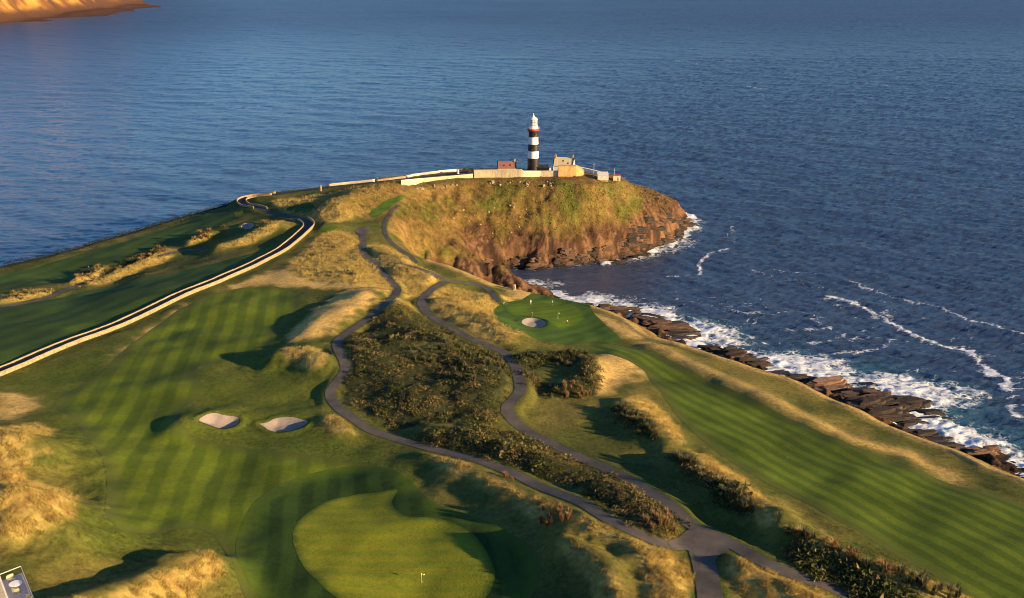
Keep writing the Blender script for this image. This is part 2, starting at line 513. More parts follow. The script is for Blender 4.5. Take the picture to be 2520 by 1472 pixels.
def mat_leaf(name, rough=0.8, trans=0.25):
    """foliage coloured by its own point colours, a little light passing through"""
    m, nt, nd, lk, bs = new_mat(name)
    a = N(nt, 'ShaderNodeAttribute', attribute_name='Col')
    lk.new(a.outputs['Color'], bs.inputs['Base Color'])
    bs.inputs['Roughness'].default_value = rough; bs.inputs['Specular IOR Level'].default_value = 0.15
    tr = N(nt, 'ShaderNodeBsdfTranslucent'); lk.new(a.outputs['Color'], tr.inputs['Color'])
    mx = N(nt, 'ShaderNodeMixShader'); mx.inputs[0].default_value = trans
    lk.new(bs.outputs[0], mx.inputs[1]); lk.new(tr.outputs[0], mx.inputs[2])
    lk.new(mx.outputs[0], nd['Material Output'].inputs['Surface'])
    return m

def mat_rock(name, a, b, wet):
    m, nt, nd, lk, bs = new_mat(name)
    p = world_pos(nt, (0.35, 0.35, 2.4))
    pn = world_pos(nt)
    c = ramp(nt, noise(nt, 1.0, 7, 0.7, p, 0.6), [(0.25, tuple(x * .45 for x in a)), (0.5, a), (0.75, b)])
    g = N(nt, 'ShaderNodeNewGeometry'); sx = N(nt, 'ShaderNodeSeparateXYZ'); lk.new(g.outputs['Position'], sx.inputs[0])
    wl = math_n(nt, 'ADD', sx.outputs[2], math_n(nt, 'MULTIPLY', noise(nt, 0.3, 4, 0.6, pn), -4.0))
    mr = N(nt, 'ShaderNodeMapRange'); lk.new(wl, mr.inputs[0]); mr.inputs[1].default_value = -1.6; mr.inputs[2].default_value = 1.2
    c = mix_rgb(nt, 'MIX', mr.outputs[0], wet, c)
    lk.new(c, bs.inputs['Base Color'])
    rr = N(nt, 'ShaderNodeMapRange'); lk.new(mr.outputs[0], rr.inputs[0]); rr.inputs[3].default_value = 0.45; rr.inputs[4].default_value = 0.9
    lk.new(rr.outputs[0], bs.inputs['Roughness'])
    bump(nt, bs, noise(nt, 1.5, 6, 0.7, p, 0.4), 0.8, 0.5)
    return m

M_GROUND = mat_ground()
M_LEAF = mat_leaf('grass_blades', 0.8, 0.35)
M_SCRUB = mat_leaf('scrub_leaves', 0.7, 0.2)
M_PATH = mat_plain('path_asphalt', (0.080, 0.071, 0.062), 0.30, 0.16, 0.9, 6, 0.2, 0.03, tint=(0.108, 0.092, 0.078))
M_ROAD = mat_plain('road_asphalt', (0.045, 0.045, 0.052), 0.25, 0.3, 0.85, 6, 0.2, 0.05)
M_SAND = mat_plain('bunker_sand', (0.31, 0.255, 0.215), 0.16, 0.9, 0.95, 2.5, 0.35, 0.08)
M_STONE = mat_plain('wall_stone', (0.28, 0.20, 0.11), 0.40, 1.3, 0.95, 2.2, 0.9, 0.25, tint=(0.40, 0.29, 0.16))
M_STONECAP = mat_plain('stone_coping', (0.36, 0.27, 0.16), 0.3, 1.0, 0.9, 3, 0.6, 0.1)
M_COPING = mat_plain('wall_coping', (0.62, 0.55, 0.44), 0.2, 1.0, 0.9, 3, 0.5, 0.1)
M_RENDER = mat_plain('cream_render', (0.62, 0.50, 0.30), 0.28, 0.7, 0.9, 1.5, 0.4, 0.1, streak=.35)
M_OCHRE = mat_plain('ochre_render', (0.52, 0.31, 0.12), 0.3, 0.6, 0.95, 1.5, 0.4, 0.1, streak=.5)
M_WHITE = mat_plain('white_paint', (0.76, 0.75, 0.71), 0.09, 0.8, 0.6, 2, 0.1, 0.05, streak=.15)
M_BLACK = mat_plain('black_paint', (0.022, 0.016, 0.014), 0.25, 0.4, 0.5, 2, 0.1, 0.05, spec=0.4)
M_RED = mat_plain('red_paint', (0.42, 0.05, 0.04), 0.15, 0.8, 0.5, 2, 0.1, 0.05)
M_TILE = mat_plain('brown_tiles', (0.26, 0.115, 0.085), 0.25, 1.2, 0.85, 5, 0.5, 0.1)
M_SLATE = mat_plain('pale_roof', (0.62, 0.49, 0.28), 0.18, 0.9, 0.85, 5, 0.4, 0.1)
M_DARKROOF = mat_plain('dark_slate', (0.035, 0.04, 0.042), 0.3, 0.8, 0.5, 4, 0.3, 0.1)
M_GLASSD = mat_plain('dark_glass', (0.02, 0.025, 0.03), 0.1, 1, 0.12, 1, 0, 0, spec=0.5)
M_METAL = mat_plain('grey_metal', (0.35, 0.36, 0.38), 0.1, 1, 0.4, 1, 0, 0, metal=0.6)
M_PALEM = mat_plain('pale_metal', (0.7, 0.7, 0.68), 0.05, 1, 0.35, 1, 0, 0, metal=0.3)
M_CONC = mat_plain('terrace_paving', (0.30, 0.29, 0.34), 0.12, 0.8, 0.7, 4, 0.2, 0.05)
M_WOOD = mat_plain('weathered_wood', (0.36, 0.33, 0.2), 0.2, 3, 0.8, 8, 0.3, 0.02)
M_ROCK = mat_rock('shore_rock', (0.11, 0.058, 0.034), (0.22, 0.125, 0.068), (0.022, 0.015, 0.012))
M_ROCKD = mat_rock('dark_shore_rock', (0.04, 0.027, 0.021), (0.11, 0.062, 0.037), (0.016, 0.012, 0.011))
M_ROCKT = mat_rock('tan_shore_rock', (0.27, 0.15, 0.08), (0.40, 0.23, 0.12), (0.04, 0.025, 0.018))
M_BOULDER = mat_plain('lichen_stone', (0.42, 0.33, 0.22), 0.3, 0.9, 0.9, 2, 0.7, 0.2)

# ------------------------------------------------------------------ zones of ground cover
FAIRWAYS = {
 'home': [(470,745),(560,712),(650,704),(725,711),(742,730),(735,762),(700,800),(670,840),(640,872),(560,885),(482,903),(478,925),(512,960),(490,985),(445,1003),(440,1040),(470,1072),(560,1094),(650,1107),
   (760,1120),(860,1130),(960,1150),(1020,1195),(1060,1245),(1190,1290),(1310,1335),(1340,1400),(1300,1490),(1200,1520),(640,1520),(590,1450),(560,1365),(515,1302),(420,1302),(300,1305),(252,1270),(265,1180),
   (250,1120),(215,1080),(190,1040),(125,1000),(150,972),(270,905),(280,880),(330,840),(400,790)],
 'cliff': [(1545,852),(1620,868),(1720,925),(1830,972),(1960,1038),(2070,1085),(2200,1138),(2350,1196),(2520,1240),(2660,1300),(2660,1520),(2440,1500),(2330,1432),(2200,1362),(2080,1292),(1960,1225),
   (1850,1170),(1760,1110),(1690,1050),(1640,990),(1600,935),(1580,905),(1500,872),(1400,856),(1450,846)],
 'road': [(-80,775),(100,742),(220,712),(330,694),(470,662),(600,630),(690,596),(735,566),(738,574),(690,606),(600,650),(400,732),(200,816),(0,898),(-80,925)],
 'coast': [(-80,700),(60,665),(200,625),(340,584),(450,550),(555,517),(585,528),(565,548),(520,566),(450,592),(400,606),(320,640),(262,650),(190,662),(150,700),(40,708),(-80,730)],
}
GREENS = {
 'near': [(716,1325),(730,1285),(770,1250),(830,1225),(890,1214),(930,1213),(960,1206),(985,1203),(968,1225),(962,1243),(985,1265),(1010,1275),(1060,1272),(1110,1283),(1160,1310),(1195,1350),(1215,1395),(1222,1420),
   (1200,1470),(1150,1515),(900,1515),(800,1455),(740,1390)],
 'cliff': [(1238,757),(1260,746),(1310,739),(1360,739),(1400,746),(1432,762),(1442,782),(1432,797),(1400,808),(1372,812),(1352,792),(1312,780),(1280,783),(1255,774)],
 'apron': [(1208,770),(1240,743),(1310,733),(1400,739),(1450,760),(1482,792),(1545,846),(1460,842),(1400,850),(1330,838),(1262,812),(1215,786)],
 'tee_valley': [(905,528),(930,507),(962,489),(998,480),(1000,486),(965,506),(945,522),(920,537)],
 'tee_dune': [(700,512),(735,503),(778,503),(788,512),(770,522),(720,522)],
 'tee_bend': [(786,563),(810,556),(836,558),(818,571),(792,573)],
 'tee_stone': [(748,481),(770,473),(795,471),(788,478),(765,484)],
}
BUNKERS = {
 'left': [(486,1037),(500,1026),(515,1019),(535,1018),(550,1024),(575,1026),(590,1030),(587,1043),(570,1053),(545,1058),(522,1050),(505,1044)],
 'right': [(632,1044),(660,1042),(672,1033),(690,1029),(722,1028),(745,1035),(762,1037),(748,1050),(720,1061),(685,1067),(660,1061),(648,1050)],
 'green': [(1282,793),(1290,786),(1308,783),(1330,787),(1345,795),(1343,803),(1328,808),(1305,806),(1288,801)],
 'far': [(590,560),(600,550),(625,549),(624,560),(606,567)],
}
LONG = [
 [(665,864),(740,855),(800,862),(806,885),(790,908),(740,912),(700,892)],
 [(-80,1045),(60,1040),(130,1045),(135,1070),(60,1092),(60,1110),(135,1105),(80,1140),(50,1170),(190,1210),(196,1240),(170,1285),(90,1300),(0,1345),(-80,1370)],
 [(150,1500),(330,1430),(420,1400),(465,1358),(520,1352),(552,1385),(545,1415),(490,1450),(480,1500)],
 [(1535,975),(1590,970),(1640,1020),(1690,1080),(1660,1092),(1610,1065),(1550,1010)],
 [(1690,1105),(1740,1118),(1850,1190),(1912,1270),(1895,1292),(1830,1255),(1740,1182)],
 [(1935,1305),(1980,1310),(2100,1368),(2200,1400),(2350,1448),(2440,1500),(2350,1500),(2180,1420),(2050,1372)],
 [(1040,1110),(1160,1148),(1270,1198),(1350,1238),(1440,1278),(1550,1318),(1640,1350),(1700,1380),(1715,1430),(1690,1500),(1600,1500),(1580,1412),(1530,1352),(1440,1302),(1330,1275),(1230,1212),(1150,1182),(1060,1142)],
 [(1365,1338),(1410,1338),(1470,1380),(1520,1430),(1538,1500),(1480,1500),(1480,1430),(1430,1385)],
 [(1785,1362),(1850,1372),(1950,1418),(2060,1475),(2000,1500),(1830,1500),(1785,1410)],
 [(1055,722),(1110,705),(1180,720),(1225,745),(1213,770),(1310,828),(1250,846),(1190,842),(1120,797),(1065,772)],
 [(800,565),(880,572),(888,630),(930,662),(975,712),(930,716),(860,700),(790,692),(720,680),(700,650),(760,605)],
 [(905,590),(950,602),(1010,642),(1080,678),(1092,700),(1040,722),(1000,742),(985,722),(960,690),(920,652)],
 [(640,500),(760,482),(900,457),(985,450),(990,470),(940,500),(900,528),(820,555),(780,545),(700,522)],
 [(-80,752),(0,730),(60,714),(130,711),(122,726),(0,752)], [(160,712),(190,680),(250,655),(272,662),(250,690),(200,706)],
 [(205,702),(250,680),(330,650),(395,612),(440,618),(420,640),(330,668),(250,702)], [(455,602),(480,580),(532,566),(527,580),(480,602)],
 [(530,608),(600,585),(650,553),(692,543),(695,560),(640,592),(580,608)],
 [(788,1030),(810,1018),(882,1060),(870,1074),(800,1066)],
 [(1585,1290),(1640,1270),(1690,1325),(1660,1333),(1590,1315)], [(930,742),(985,735),(1030,758),(1000,790),(940,790)],
]
DRY = [
 [(850,712),(915,705),(932,742),(880,765),(835,790),(815,818),(790,832),(720,834),(690,862),(725,800),(770,765)],
 [(1470,868),(1540,872),(1582,890),(1575,935),(1510,958),(1465,975),(1462,910)],
 [(600,690),(700,660),(760,690),(860,700),(970,715),(940,725),(850,712),(740,708),(640,702),(560,712)],
 [(1240,735),(1270,712),(1350,728),(1430,745),(1330,734),(1260,742)],
 [(1440,770),(1540,795),(1600,832),(1545,838),(1480,788)],
 [(0,970),(60,965),(100,985),(40,1030),(0,1035)],
 [(250,900),(330,842),(420,770),(470,742),(400,790),(280,890)],
]
SCRUB = [
 [(850,832),(900,802),(955,755),(1030,765),(1100,818),(1200,862),(1252,902),(1262,940),(1232,985),(1232,1030),(1180,1046),(1000,1056),(940,1050),(880,1002),(838,962),(866,900)],
 [(1262,872),(1320,876),(1440,868),(1472,892),(1470,960),(1440,985),(1340,975),(1312,956),(1292,922)],
 [(1012,1076),(1080,1056),(1230,1050),(1330,1098),(1440,1143),(1490,1166),(1430,1205),(1365,1176),(1250,1144),(1100,1102)],
 [(1430,1190),(1480,1163),(1540,1173),(1600,1208),(1640,1250),(1680,1300),(1640,1320),(1580,1305),(1500,1262),(1440,1222)],
 [(1503,1012),(1530,1000),(1622,1076),(1602,1088)], [(1638,1132),(1680,1124),(1852,1250),(1830,1275)], [(1922,1322),(2050,1385),(2200,1450),(2300,1500),(2000,1430)],
 [(255,670),(300,648),(345,632),(340,642),(300,660),(262,675)], [(320,625),(395,608),(400,618),(340,640)],
]
SCRUB_HOLE = [[(1312,897),(1420,885),(1412,938),(1322,942)], [(1000,845),(1090,838),(1100,868),(1010,880)]]

PATHS = {
 'left': ([(893,562),(892,590),(890,618),(908,640),(935,662),(958,690),(982,712),(968,735),(932,765),(885,798),(843,823),(826,845),(834,870),(850,893),(850,915),(824,948),(809,973),(828,1002),(870,1032),(910,1060),(950,1076),(1010,1090),
    (1100,1112),(1180,1135),(1250,1162),(1330,1197),(1420,1238),(1500,1278),(1570,1312),(1640,1336),(1720,1345)], 2.7),
 'right': ([(1092,692),(1062,712),(1036,736),(1040,760),(1070,785),(1110,806),(1150,830),(1200,850),(1240,870),(1264,890),(1277,930),(1283,962),(1262,980),(1245,1000),(1254,1030),(1300,1065),(1370,1100),(1440,1132),(1520,1167),(1600,1208),
    (1660,1250),(1700,1290),(1752,1325),(1810,1348),(1880,1377),(1960,1412),(2040,1447),(2140,1495)], 3.1),
 'link': ([(905,640),(960,648),(1020,656),(1070,676),(1100,692),(1170,702),(1205,715),(1222,742)], 2.7),
 'lower': ([(1715,1338),(1738,1400),(1752,1500)], 4.2),
 'coast': ([(-80,765),(60,747),(130,727),(190,703),(240,688)], 2.6),
 'foot': ([(978,506),(962,520),(946,545),(945,568),(955,590),(985,614),(1010,631),(1024,645)], 1.7),
 'coast_pad': ([(395,628),(420,622),(445,622),(480,616),(520,606)], 3.2),
}
ROAD = [(-120,968),(0,918),(200,834),(400,748),(600,666),(700,611),(748,572),(764,551),(745,537),(690,527),(640,517),(602,507),(590,495),(620,485),(680,477),(760,467),(830,459),(920,449),(990,441),(1080,429),(1160,424)]

occ = np.full(Z.shape, -99.0)              # signed distance to anything mown or paved
laid = np.full(Z.shape, -99.0)             # signed distance to anything laid as a sheet
def near_poly(P): return sdist_box(GX, GYY, P, 12.0)
def near_line(P, half, m=12.0):
    out = np.full(GX.shape, -m)
    bx = (GX > P[:, 0].min() - m) & (GX < P[:, 0].max() + m) & (GYY > P[:, 1].min() - m) & (GYY < P[:, 1].max() + m)
    out[bx] = half - dist_poly(GX[bx], GYY[bx], P[::3] if len(P) > 12 else P)
    return out

FW = {k: smooth_poly(land(v), True, 2) for k, v in FAIRWAYS.items()}
GR = {k: smooth_poly(land(v), True, 2) for k, v in GREENS.items()}
BK = {k: smooth_poly(land(v), True, 2) for k, v in BUNKERS.items()}
PW = {k: (smooth_poly(land(v[0]), False, 2), v[1]) for k, v in PATHS.items()}
RW = smooth_poly(land(ROAD), False, 2)
LG = [smooth_poly(land(v), True, 1) for v in LONG]
DR = [smooth_poly(land(v), True, 1) for v in DRY]
SC = [smooth_poly(land(v), True, 1) for v in SCRUB]
SH = [smooth_poly(land(v), True, 1) for v in SCRUB_HOLE]

# bunkers are hollows with a raised lip
for k, P in BK.items():
    s = near_poly(P)
    dep = 1.0 if k != 'green' else 0.8
    Z = Z - dep * sstep(-0.2, 2.2, s) + 0.35 * np.exp(-((s + 0.9) / 0.9) ** 2)
# road and paths are graded level across
def grade(Zg, P, w):
    P = resample(P, 3.0); zc = sample(Zg, P[:, 0], P[:, 1])
    zc = np.convolve(np.pad(zc, 3, 'edge'), np.ones(7) / 7, 'valid')
    bx = (GX > P[:, 0].min() - w * 2) & (GX < P[:, 0].max() + w * 2) & (GYY > P[:, 1].min() - w * 2) & (GYY < P[:, 1].max() + w * 2)
    x, y = GX[bx], GYY[bx]
    best = np.full(x.shape, 1e18); zz = np.zeros(x.shape)
    for i in range(len(P) - 1):
        a, b = P[i], P[i + 1]; v = b - a; L = (v ** 2).sum() + 1e-9
        tq = np.clip(((x - a[0]) * v[0] + (y - a[1]) * v[1]) / L, 0, 1)
        d = (x - a[0] - tq * v[0]) ** 2 + (y - a[1] - tq * v[1]) ** 2
        k = d < best
        best[k] = d[k]; zz[k] = (zc[i] + (zc[i + 1] - zc[i]) * tq)[k]
    wgt = 1 - sstep(w * 0.6, w * 1.5, np.sqrt(best))
    Zn = Zg.copy(); Zn[bx] = Zg[bx] * (1 - wgt) + zz * wgt
    return Zn
for k, (P, w) in PW.items(): Z = grade(Z, P, w)
Z = grade(Z, RW, 5.0)
ZS = Z.copy()

def fill_sheet(name, P, step, lift, mat, label, under=None, edge_w=4.5):
    """a laid sheet (turf, sand) that follows the land inside outline P"""
    global laid
    P = resample(np.vstack([P, P[:1]]), step)[:-1]
    x0, y0, x1, y1 = P[:, 0].min(), P[:, 1].min(), P[:, 0].max(), P[:, 1].max()
    xs, ys = np.meshgrid(np.arange(x0, x1, step), np.arange(y0, y1, step))
    xs = xs + (np.arange(xs.shape[0]) % 2)[:, None] * step * 0.5
    q = np.stack([xs.ravel(), ys.ravel()], 1)
    q = q[sdist(q[:, 0], q[:, 1], P) > step * 0.45]
    pts = [Vector(p) for p in np.vstack([P, q])]
    n = len(P)
    vv, _, ff, *_r = delaunay_2d_cdt(pts, [(i, (i + 1) % n) for i in range(n)], [], 1, 1e-4)
    V = np.array([(v.x, v.y) for v in vv])
    Fc = np.array([f for f in ff if len(f) == 3])
    zs = sample(Z, V[:, 0], V[:, 1]) + lift
    if under is not None: zs = zs - 0.14 * sstep(0.9, 2.2, sdist(V[:, 0], V[:, 1], under))   # tucked under the turf laid on top
    me = np_mesh(name, np.c_[V, zs], Fc, None, {'edge': np.clip(dist_poly(V[:, 0], V[:, 1], P, True) / edge_w, 0, 1)})
    a = V[Fc]; flip = ((a[:, 1, 0] - a[:, 0, 0]) * (a[:, 2, 1] - a[:, 0, 1]) - (a[:, 1, 1] - a[:, 0, 1]) * (a[:, 2, 0] - a[:, 0, 0])).sum() < 0
    if flip: me.flip_normals()
    o = link(name, me, mat, smooth=True)
    laid = np.maximum(laid, sdist_box(GX, GYY, P, 12.0))
    return tag(o, label, None, None, 'structure')

def ribbon(name, P, width, lift, mat, label, step=1.2):
    global laid
    P = resample(P, step)
    T = np.gradient(P, axis=0); T /= np.linalg.norm(T, axis=1)[:, None]
    Nn = np.stack([-T[:, 1], T[:, 0]], 1)
    wob = 1 + 0.14 * (fbm(np.arange(len(P)) * .18, np.zeros(len(P)), 5, 3) - .5)
    rows = []
    for s in np.linspace(-.5, .5, 5):
        q = P + Nn * (s * width * wob)[:, None]
        rows.append(np.c_[q, sample(Z, q[:, 0], q[:, 1]) + lift])
    V = np.stack(rows, 1).reshape(-1, 3)
    n = len(P)
    idx = np.arange(n * 5).reshape(n, 5)
    Fc = np.stack([idx[:-1, 1:], idx[:-1, :-1], idx[1:, :-1], idx[1:, 1:]], -1).reshape(-1, 4)
    me = np_mesh(name, V, Fc)
    if me.polygons[0].normal.z < 0: me.flip_normals()
    o = link(name, me, mat, smooth=True)
    laid = np.maximum(laid, near_line(P, width * 0.5))
    return tag(o, label, None, None, 'structure')

_d1 = land([(300, 1290), (560, 720)]); _d1 = (_d1[1] - _d1[0]) / np.linalg.norm(_d1[1] - _d1[0])
_d2 = land([(1640, 930), (2500, 1340)]); _d2 = (_d2[1] - _d2[0]) / np.linalg.norm(_d2[1] - _d2[0])
_d3 = land([(-40, 860), (560, 640)]); _d3 = (_d3[1] - _d3[0]) / np.linalg.norm(_d3[1] - _d3[0])
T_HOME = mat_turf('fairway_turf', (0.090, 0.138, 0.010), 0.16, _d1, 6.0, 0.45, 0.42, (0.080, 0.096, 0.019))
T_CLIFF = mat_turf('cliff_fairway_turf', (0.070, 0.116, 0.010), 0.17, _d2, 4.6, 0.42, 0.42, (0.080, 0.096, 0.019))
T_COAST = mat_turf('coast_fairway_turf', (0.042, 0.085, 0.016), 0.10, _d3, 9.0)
T_GREEN = mat_turf('putting_turf', (0.185, 0.215, 0.016), 0.03, (1, 0), 4.0, 0.16, 0.35, (0.060, 0.095, 0.011))
T_GREEN2 = mat_turf('putting_turf_vivid', (0.085, 0.145, 0.010), 0.05, (0.8, 0.6), 4.0, 0.18, 0.35, (0.052, 0.105, 0.012))
T_SHADED_RING = mat_turf('shaded_collar_turf', (0.026, 0.058, 0.009), 0.20, _d1, 5.5, 0.25, 0.4, (0.066, 0.105, 0.011))  # dark turf, with the shade round the green painted into its colour
T_APRON = mat_turf('apron_turf', (0.048, 0.098, 0.014), 0.08, (0.6, 0.8), 5.0, 0.2)
COLLAR_SHADE = smooth_poly(land([(575,1345),(600,1265),(665,1200),(770,1160),(880,1142),(965,1150),(1025,1195),(1060,1240),(1150,1262),(1240,1300),(1300,1350),(1320,1410),(1290,1500),(1200,1540),(720,1540),(640,1470),(590,1400)]), True, 2)  # outline widened past the collar to cover the shaded ground beside it
fill_sheet('fairway', FW['home'], 1.4, 0.03, T_HOME, 'wide fairway with upright mowing stripes between road wall and left path', COLLAR_SHADE)
fill_sheet('fairway', FW['cliff'], 1.9, 0.03, T_CLIFF, 'long fairway with slanting mowing stripes along the right cliff edge')
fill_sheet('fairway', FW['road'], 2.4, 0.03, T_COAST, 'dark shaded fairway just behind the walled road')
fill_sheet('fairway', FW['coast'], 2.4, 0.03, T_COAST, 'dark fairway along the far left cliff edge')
fill_sheet('green_apron', COLLAR_SHADE, 1.1, 0.05, T_SHADED_RING, 'dark striped turf collar with painted-in shade round the large near green', GR['near'])
fill_sheet('green_apron', GR['apron'], 1.2, 0.05, T_APRON, 'dark mown apron round the cliff-edge putting green', GR['cliff'])
fill_sheet('putting_green', GR['near'], 1.0, 0.07, T_GREEN, 'large pale putting green at the bottom of the picture', None, 1.6)
fill_sheet('putting_green', GR['cliff'], 1.0, 0.08, T_GREEN2, 'bright putting green with golfers near the cliff edge', None, 1.6)
fill_sheet('tee_ground', GR['tee_valley'], 1.0, 0.06, T_APRON, 'narrow green tee strip in the valley below the headland')
fill_sheet('tee_ground', GR['tee_dune'], 1.0, 0.06, T_APRON, 'dark green tee tucked inside the road bend')
fill_sheet('tee_ground', GR['tee_bend'], 1.0, 0.06, T_APRON, 'small green tee just right of the road bend')
fill_sheet('tee_ground', GR['tee_stone'], 1.0, 0.06, T_APRON, 'small green tee below the standing stone')
fill_sheet('bunker', BK['left'], 0.6, 0.10, M_SAND, 'left of the two pale sand bunkers on the main fairway')
fill_sheet('bunker', BK['right'], 0.6, 0.10, M_SAND, 'right of the two pale sand bunkers on the main fairway')
fill_sheet('bunker', BK['green'], 0.5, 0.16, M_SAND, 'oval sand bunker in front of the cliff-edge green')
fill_sheet('bunker', BK['far'], 0.8, 0.06, M_SAND, 'shaded bunker behind the mound at the road bend')
ribbon('cart_path', PW['right'][0], PW['right'][1], 0.06, M_PATH, 'grey path winding right of the scrub to the bottom right')
ribbon('cart_path', PW['left'][0], PW['left'][1], 0.075, M_PATH, 'grey path winding left of the central scrub')
ribbon('cart_path', PW['link'][0], PW['link'][1], 0.09, M_PATH, 'grey path along the neck to the cliff-edge green')
ribbon('cart_path', PW['lower'][0], PW['lower'][1], 0.085, M_PATH, 'short grey path running down from the junction')
ribbon('cart_path', PW['coast'][0], PW['coast'][1], 0.06, M_PATH, 'thin path between the two dark left fairways')
ribbon('cart_path', PW['coast_pad'][0], PW['coast_pad'][1], 0.06, M_PATH, 'short grey path among mounds left of the road')
ribbon('cart_path', PW['foot'][0], PW['foot'][1], 0.06, M_PATH, 'narrow sunken footpath along the foot of the headland slope')
ribbon('road', RW, 3.7, 0.06, M_ROAD, 'black asphalt road between stone walls to the lighthouse')
# junction apron where the paths meet
_jn = smooth_poly(land([(1640,1330),(1672,1322),(1700,1300),(1730,1305),(1775,1330),(1800,1342),(1790,1360),(1765,1368),(1755,1395),(1722,1400),(1712,1368),(1690,1352),(1650,1350)]), True, 2)
fill_sheet('cart_path', _jn, 0.8, 0.11, M_PATH, 'wide grey junction where the paths meet')
_jp = smooth_poly(land([(872,568),(880,562),(905,560),(912,566),(902,578),(893,584),(884,578)]), True, 2)
fill_sheet('cart_path', _jp, 0.9, 0.13, M_PATH, 'small grey turning pad at the far end of the left path')

# ------------------------------------------------------------------ ground cover grids
def soft(P, w=2.5): return sstep(-w, w, near_poly(P) + (fbm(GX / 4, GYY / 4, 91, 2) - .5) * 2 * w)
longg = np.zeros(Z.shape); dry = np.zeros(Z.shape); scrub = np.zeros(Z.shape)
for P in LG: longg = np.maximum(longg, soft(P, 1.6))
for P in DR: dry = np.maximum(dry, soft(P, 3.0))
for P in SC: scrub = np.maximum(scrub, soft(P, 1.2))
for P in SH: scrub = scrub * (1 - soft(P, 1.2))
_edge = dist_poly(GX, GYY, land([(1590,845),(1700,893),(1800,938),(1900,983),(2000,1033),(2120,1088),(2240,1118),(2340,1180)]))
dry = np.maximum(dry, np.exp(-(_edge / 3.5) ** 2) * (0.6 + 0.4 * fbm(GX / 5, GYY / 5, 12, 2)))
dry = np.maximum(dry, np.exp(-((_rd - 1.2) / 1.6) ** 2))
mown = sstep(-0.3, 0.3, laid)
longg *= (1 - mown); scrub *= (1 - mown)
HEADG = HEAD * sstep(-3, 3, -SDR)
n1 = fbm(GX / 14, GYY / 14, 101, 4); n2 = fbm(GX / 4.5, GYY / 4.5, 111, 4); n3 = fbm(GX / 35, GYY / 35, 121, 3)
def C(*v): return np.array(v, float)
def lerp(a, b, w): return a + (b - a) * w[..., None]
olive, straw, rust, earth = C(.092, .100, .022), C(.62, .455, .135), C(.20, .10, .045), C(.16, .085, .045)
mid, dgreen = C(.185, .155, .038), C(.045, .06, .016)
GC = lerp(np.broadcast_to(olive, Z.shape + (3,)), mid, sstep(.38, .62, n1))
GC = lerp(GC, dgreen, sstep(.55, .72, n3) * 0.5)
GC = lerp(GC, C(.54, .37, .125), np.clip(dry, 0, 1))
GC = lerp(GC, straw * 0.8, longg * (0.75 + 0.25 * n2))
n4 = fbm(GX / 2.6, GYY / 2.6, 161, 3)
GC = lerp(GC, C(.13, .115, .03), longg * sstep(.58, .70, n4) * .55)
GC = lerp(GC, C(.24, .13, .05), longg * sstep(.62, .74, n2) * .5)
GC = lerp(GC, C(.045, .05, .018), scrub)
GC = lerp(GC, C(.080, .096, .019), sstep(-9, -1, laid) * (1 - longg) * (1 - scrub) * 0.55 * (1 - dry))
# shorter, greener rough round the home fairway and its bunkers
_semi = smooth_poly(land([(0,935),(200,875),(300,842),(470,742),(700,716),(790,760),(740,840),(800,925),(790,1000),(860,1072),(1000,1130),(1020,1190),(640,1350),(560,1445),(500,1345),(420,1330),(190,1395),(215,1240),(150,1110),(120,1020),(0,965)]), True, 2)
GC = lerp(GC, C(.086, .118, .015) * (0.8 + 0.4 * n2)[..., None], sstep(-8, 8, sdist_box(GX, GYY, _semi, 12.0)) * (1 - longg) * (1 - np.clip(dry, 0, 1)) * (1 - scrub) * 0.75)
# headland: straw and green grass above, red-brown earth and rock below
hg = lerp(np.broadcast_to(C(.215, .145, .042), Z.shape + (3,)), C(.12, .125, .025), sstep(.48, .62, n1) * sstep(10, 26, Z))
hg = lerp(hg, C(.22, .12, .05), sstep(.52, .7, n2) * 0.5)
hg = lerp(hg, C(.29, .185, .06), sstep(.45, .65, n3) * 0.6)
hg = hg * (0.62 + 0.45 * sstep(.3, .75, fbm(GX / 2.2, GYY / 2.2, 131, 3)))[..., None]
rockc = lerp(np.broadcast_to(C(.095, .047, .026), Z.shape + (3,)), C(.045, .026, .018), sstep(.45, .58, rk2))
rockc = lerp(rockc, C(.21, .115, .06), sstep(.62, .75, rk3) * 0.7)
gzx = np.gradient(Z, axis=1) / (np.gradient(GX, axis=1)); gzy = np.gradient(Z, axis=0) / np.gradient(GYY, axis=0)
slope = np.sqrt(gzx ** 2 + gzy ** 2)
rw = np.clip(1 - sstep(13, 21, Z + (n1 - .5) * 20 - 12 * sstep(45, 85, GX)) + sstep(1.3, 2.0, slope) * 0.6, 0, 1)
cliffc = lerp(hg, rockc, rw)
cliffc = lerp(cliffc, C(.018, .013, .011), 1 - sstep(0.8, 3.2, Z + (n2 - .5) * 2.5))
GC = lerp(GC, cliffc, sstep(-1, 3, -SDR))
TOPH = HEAD * (1 - sstep(-1, 3, -SDR))
GC = lerp(GC, lerp(hg, earth, sstep(.5, .65, n2)), TOPH * 0.8)
# left sea cliff: dark turf edge
GC = lerp(GC, C(.03, .032, .014), (1 - sstep(2.0, 5.0, np.abs(dist_poly(GX, GYY, RIM_B[9:])))) * 0.9)

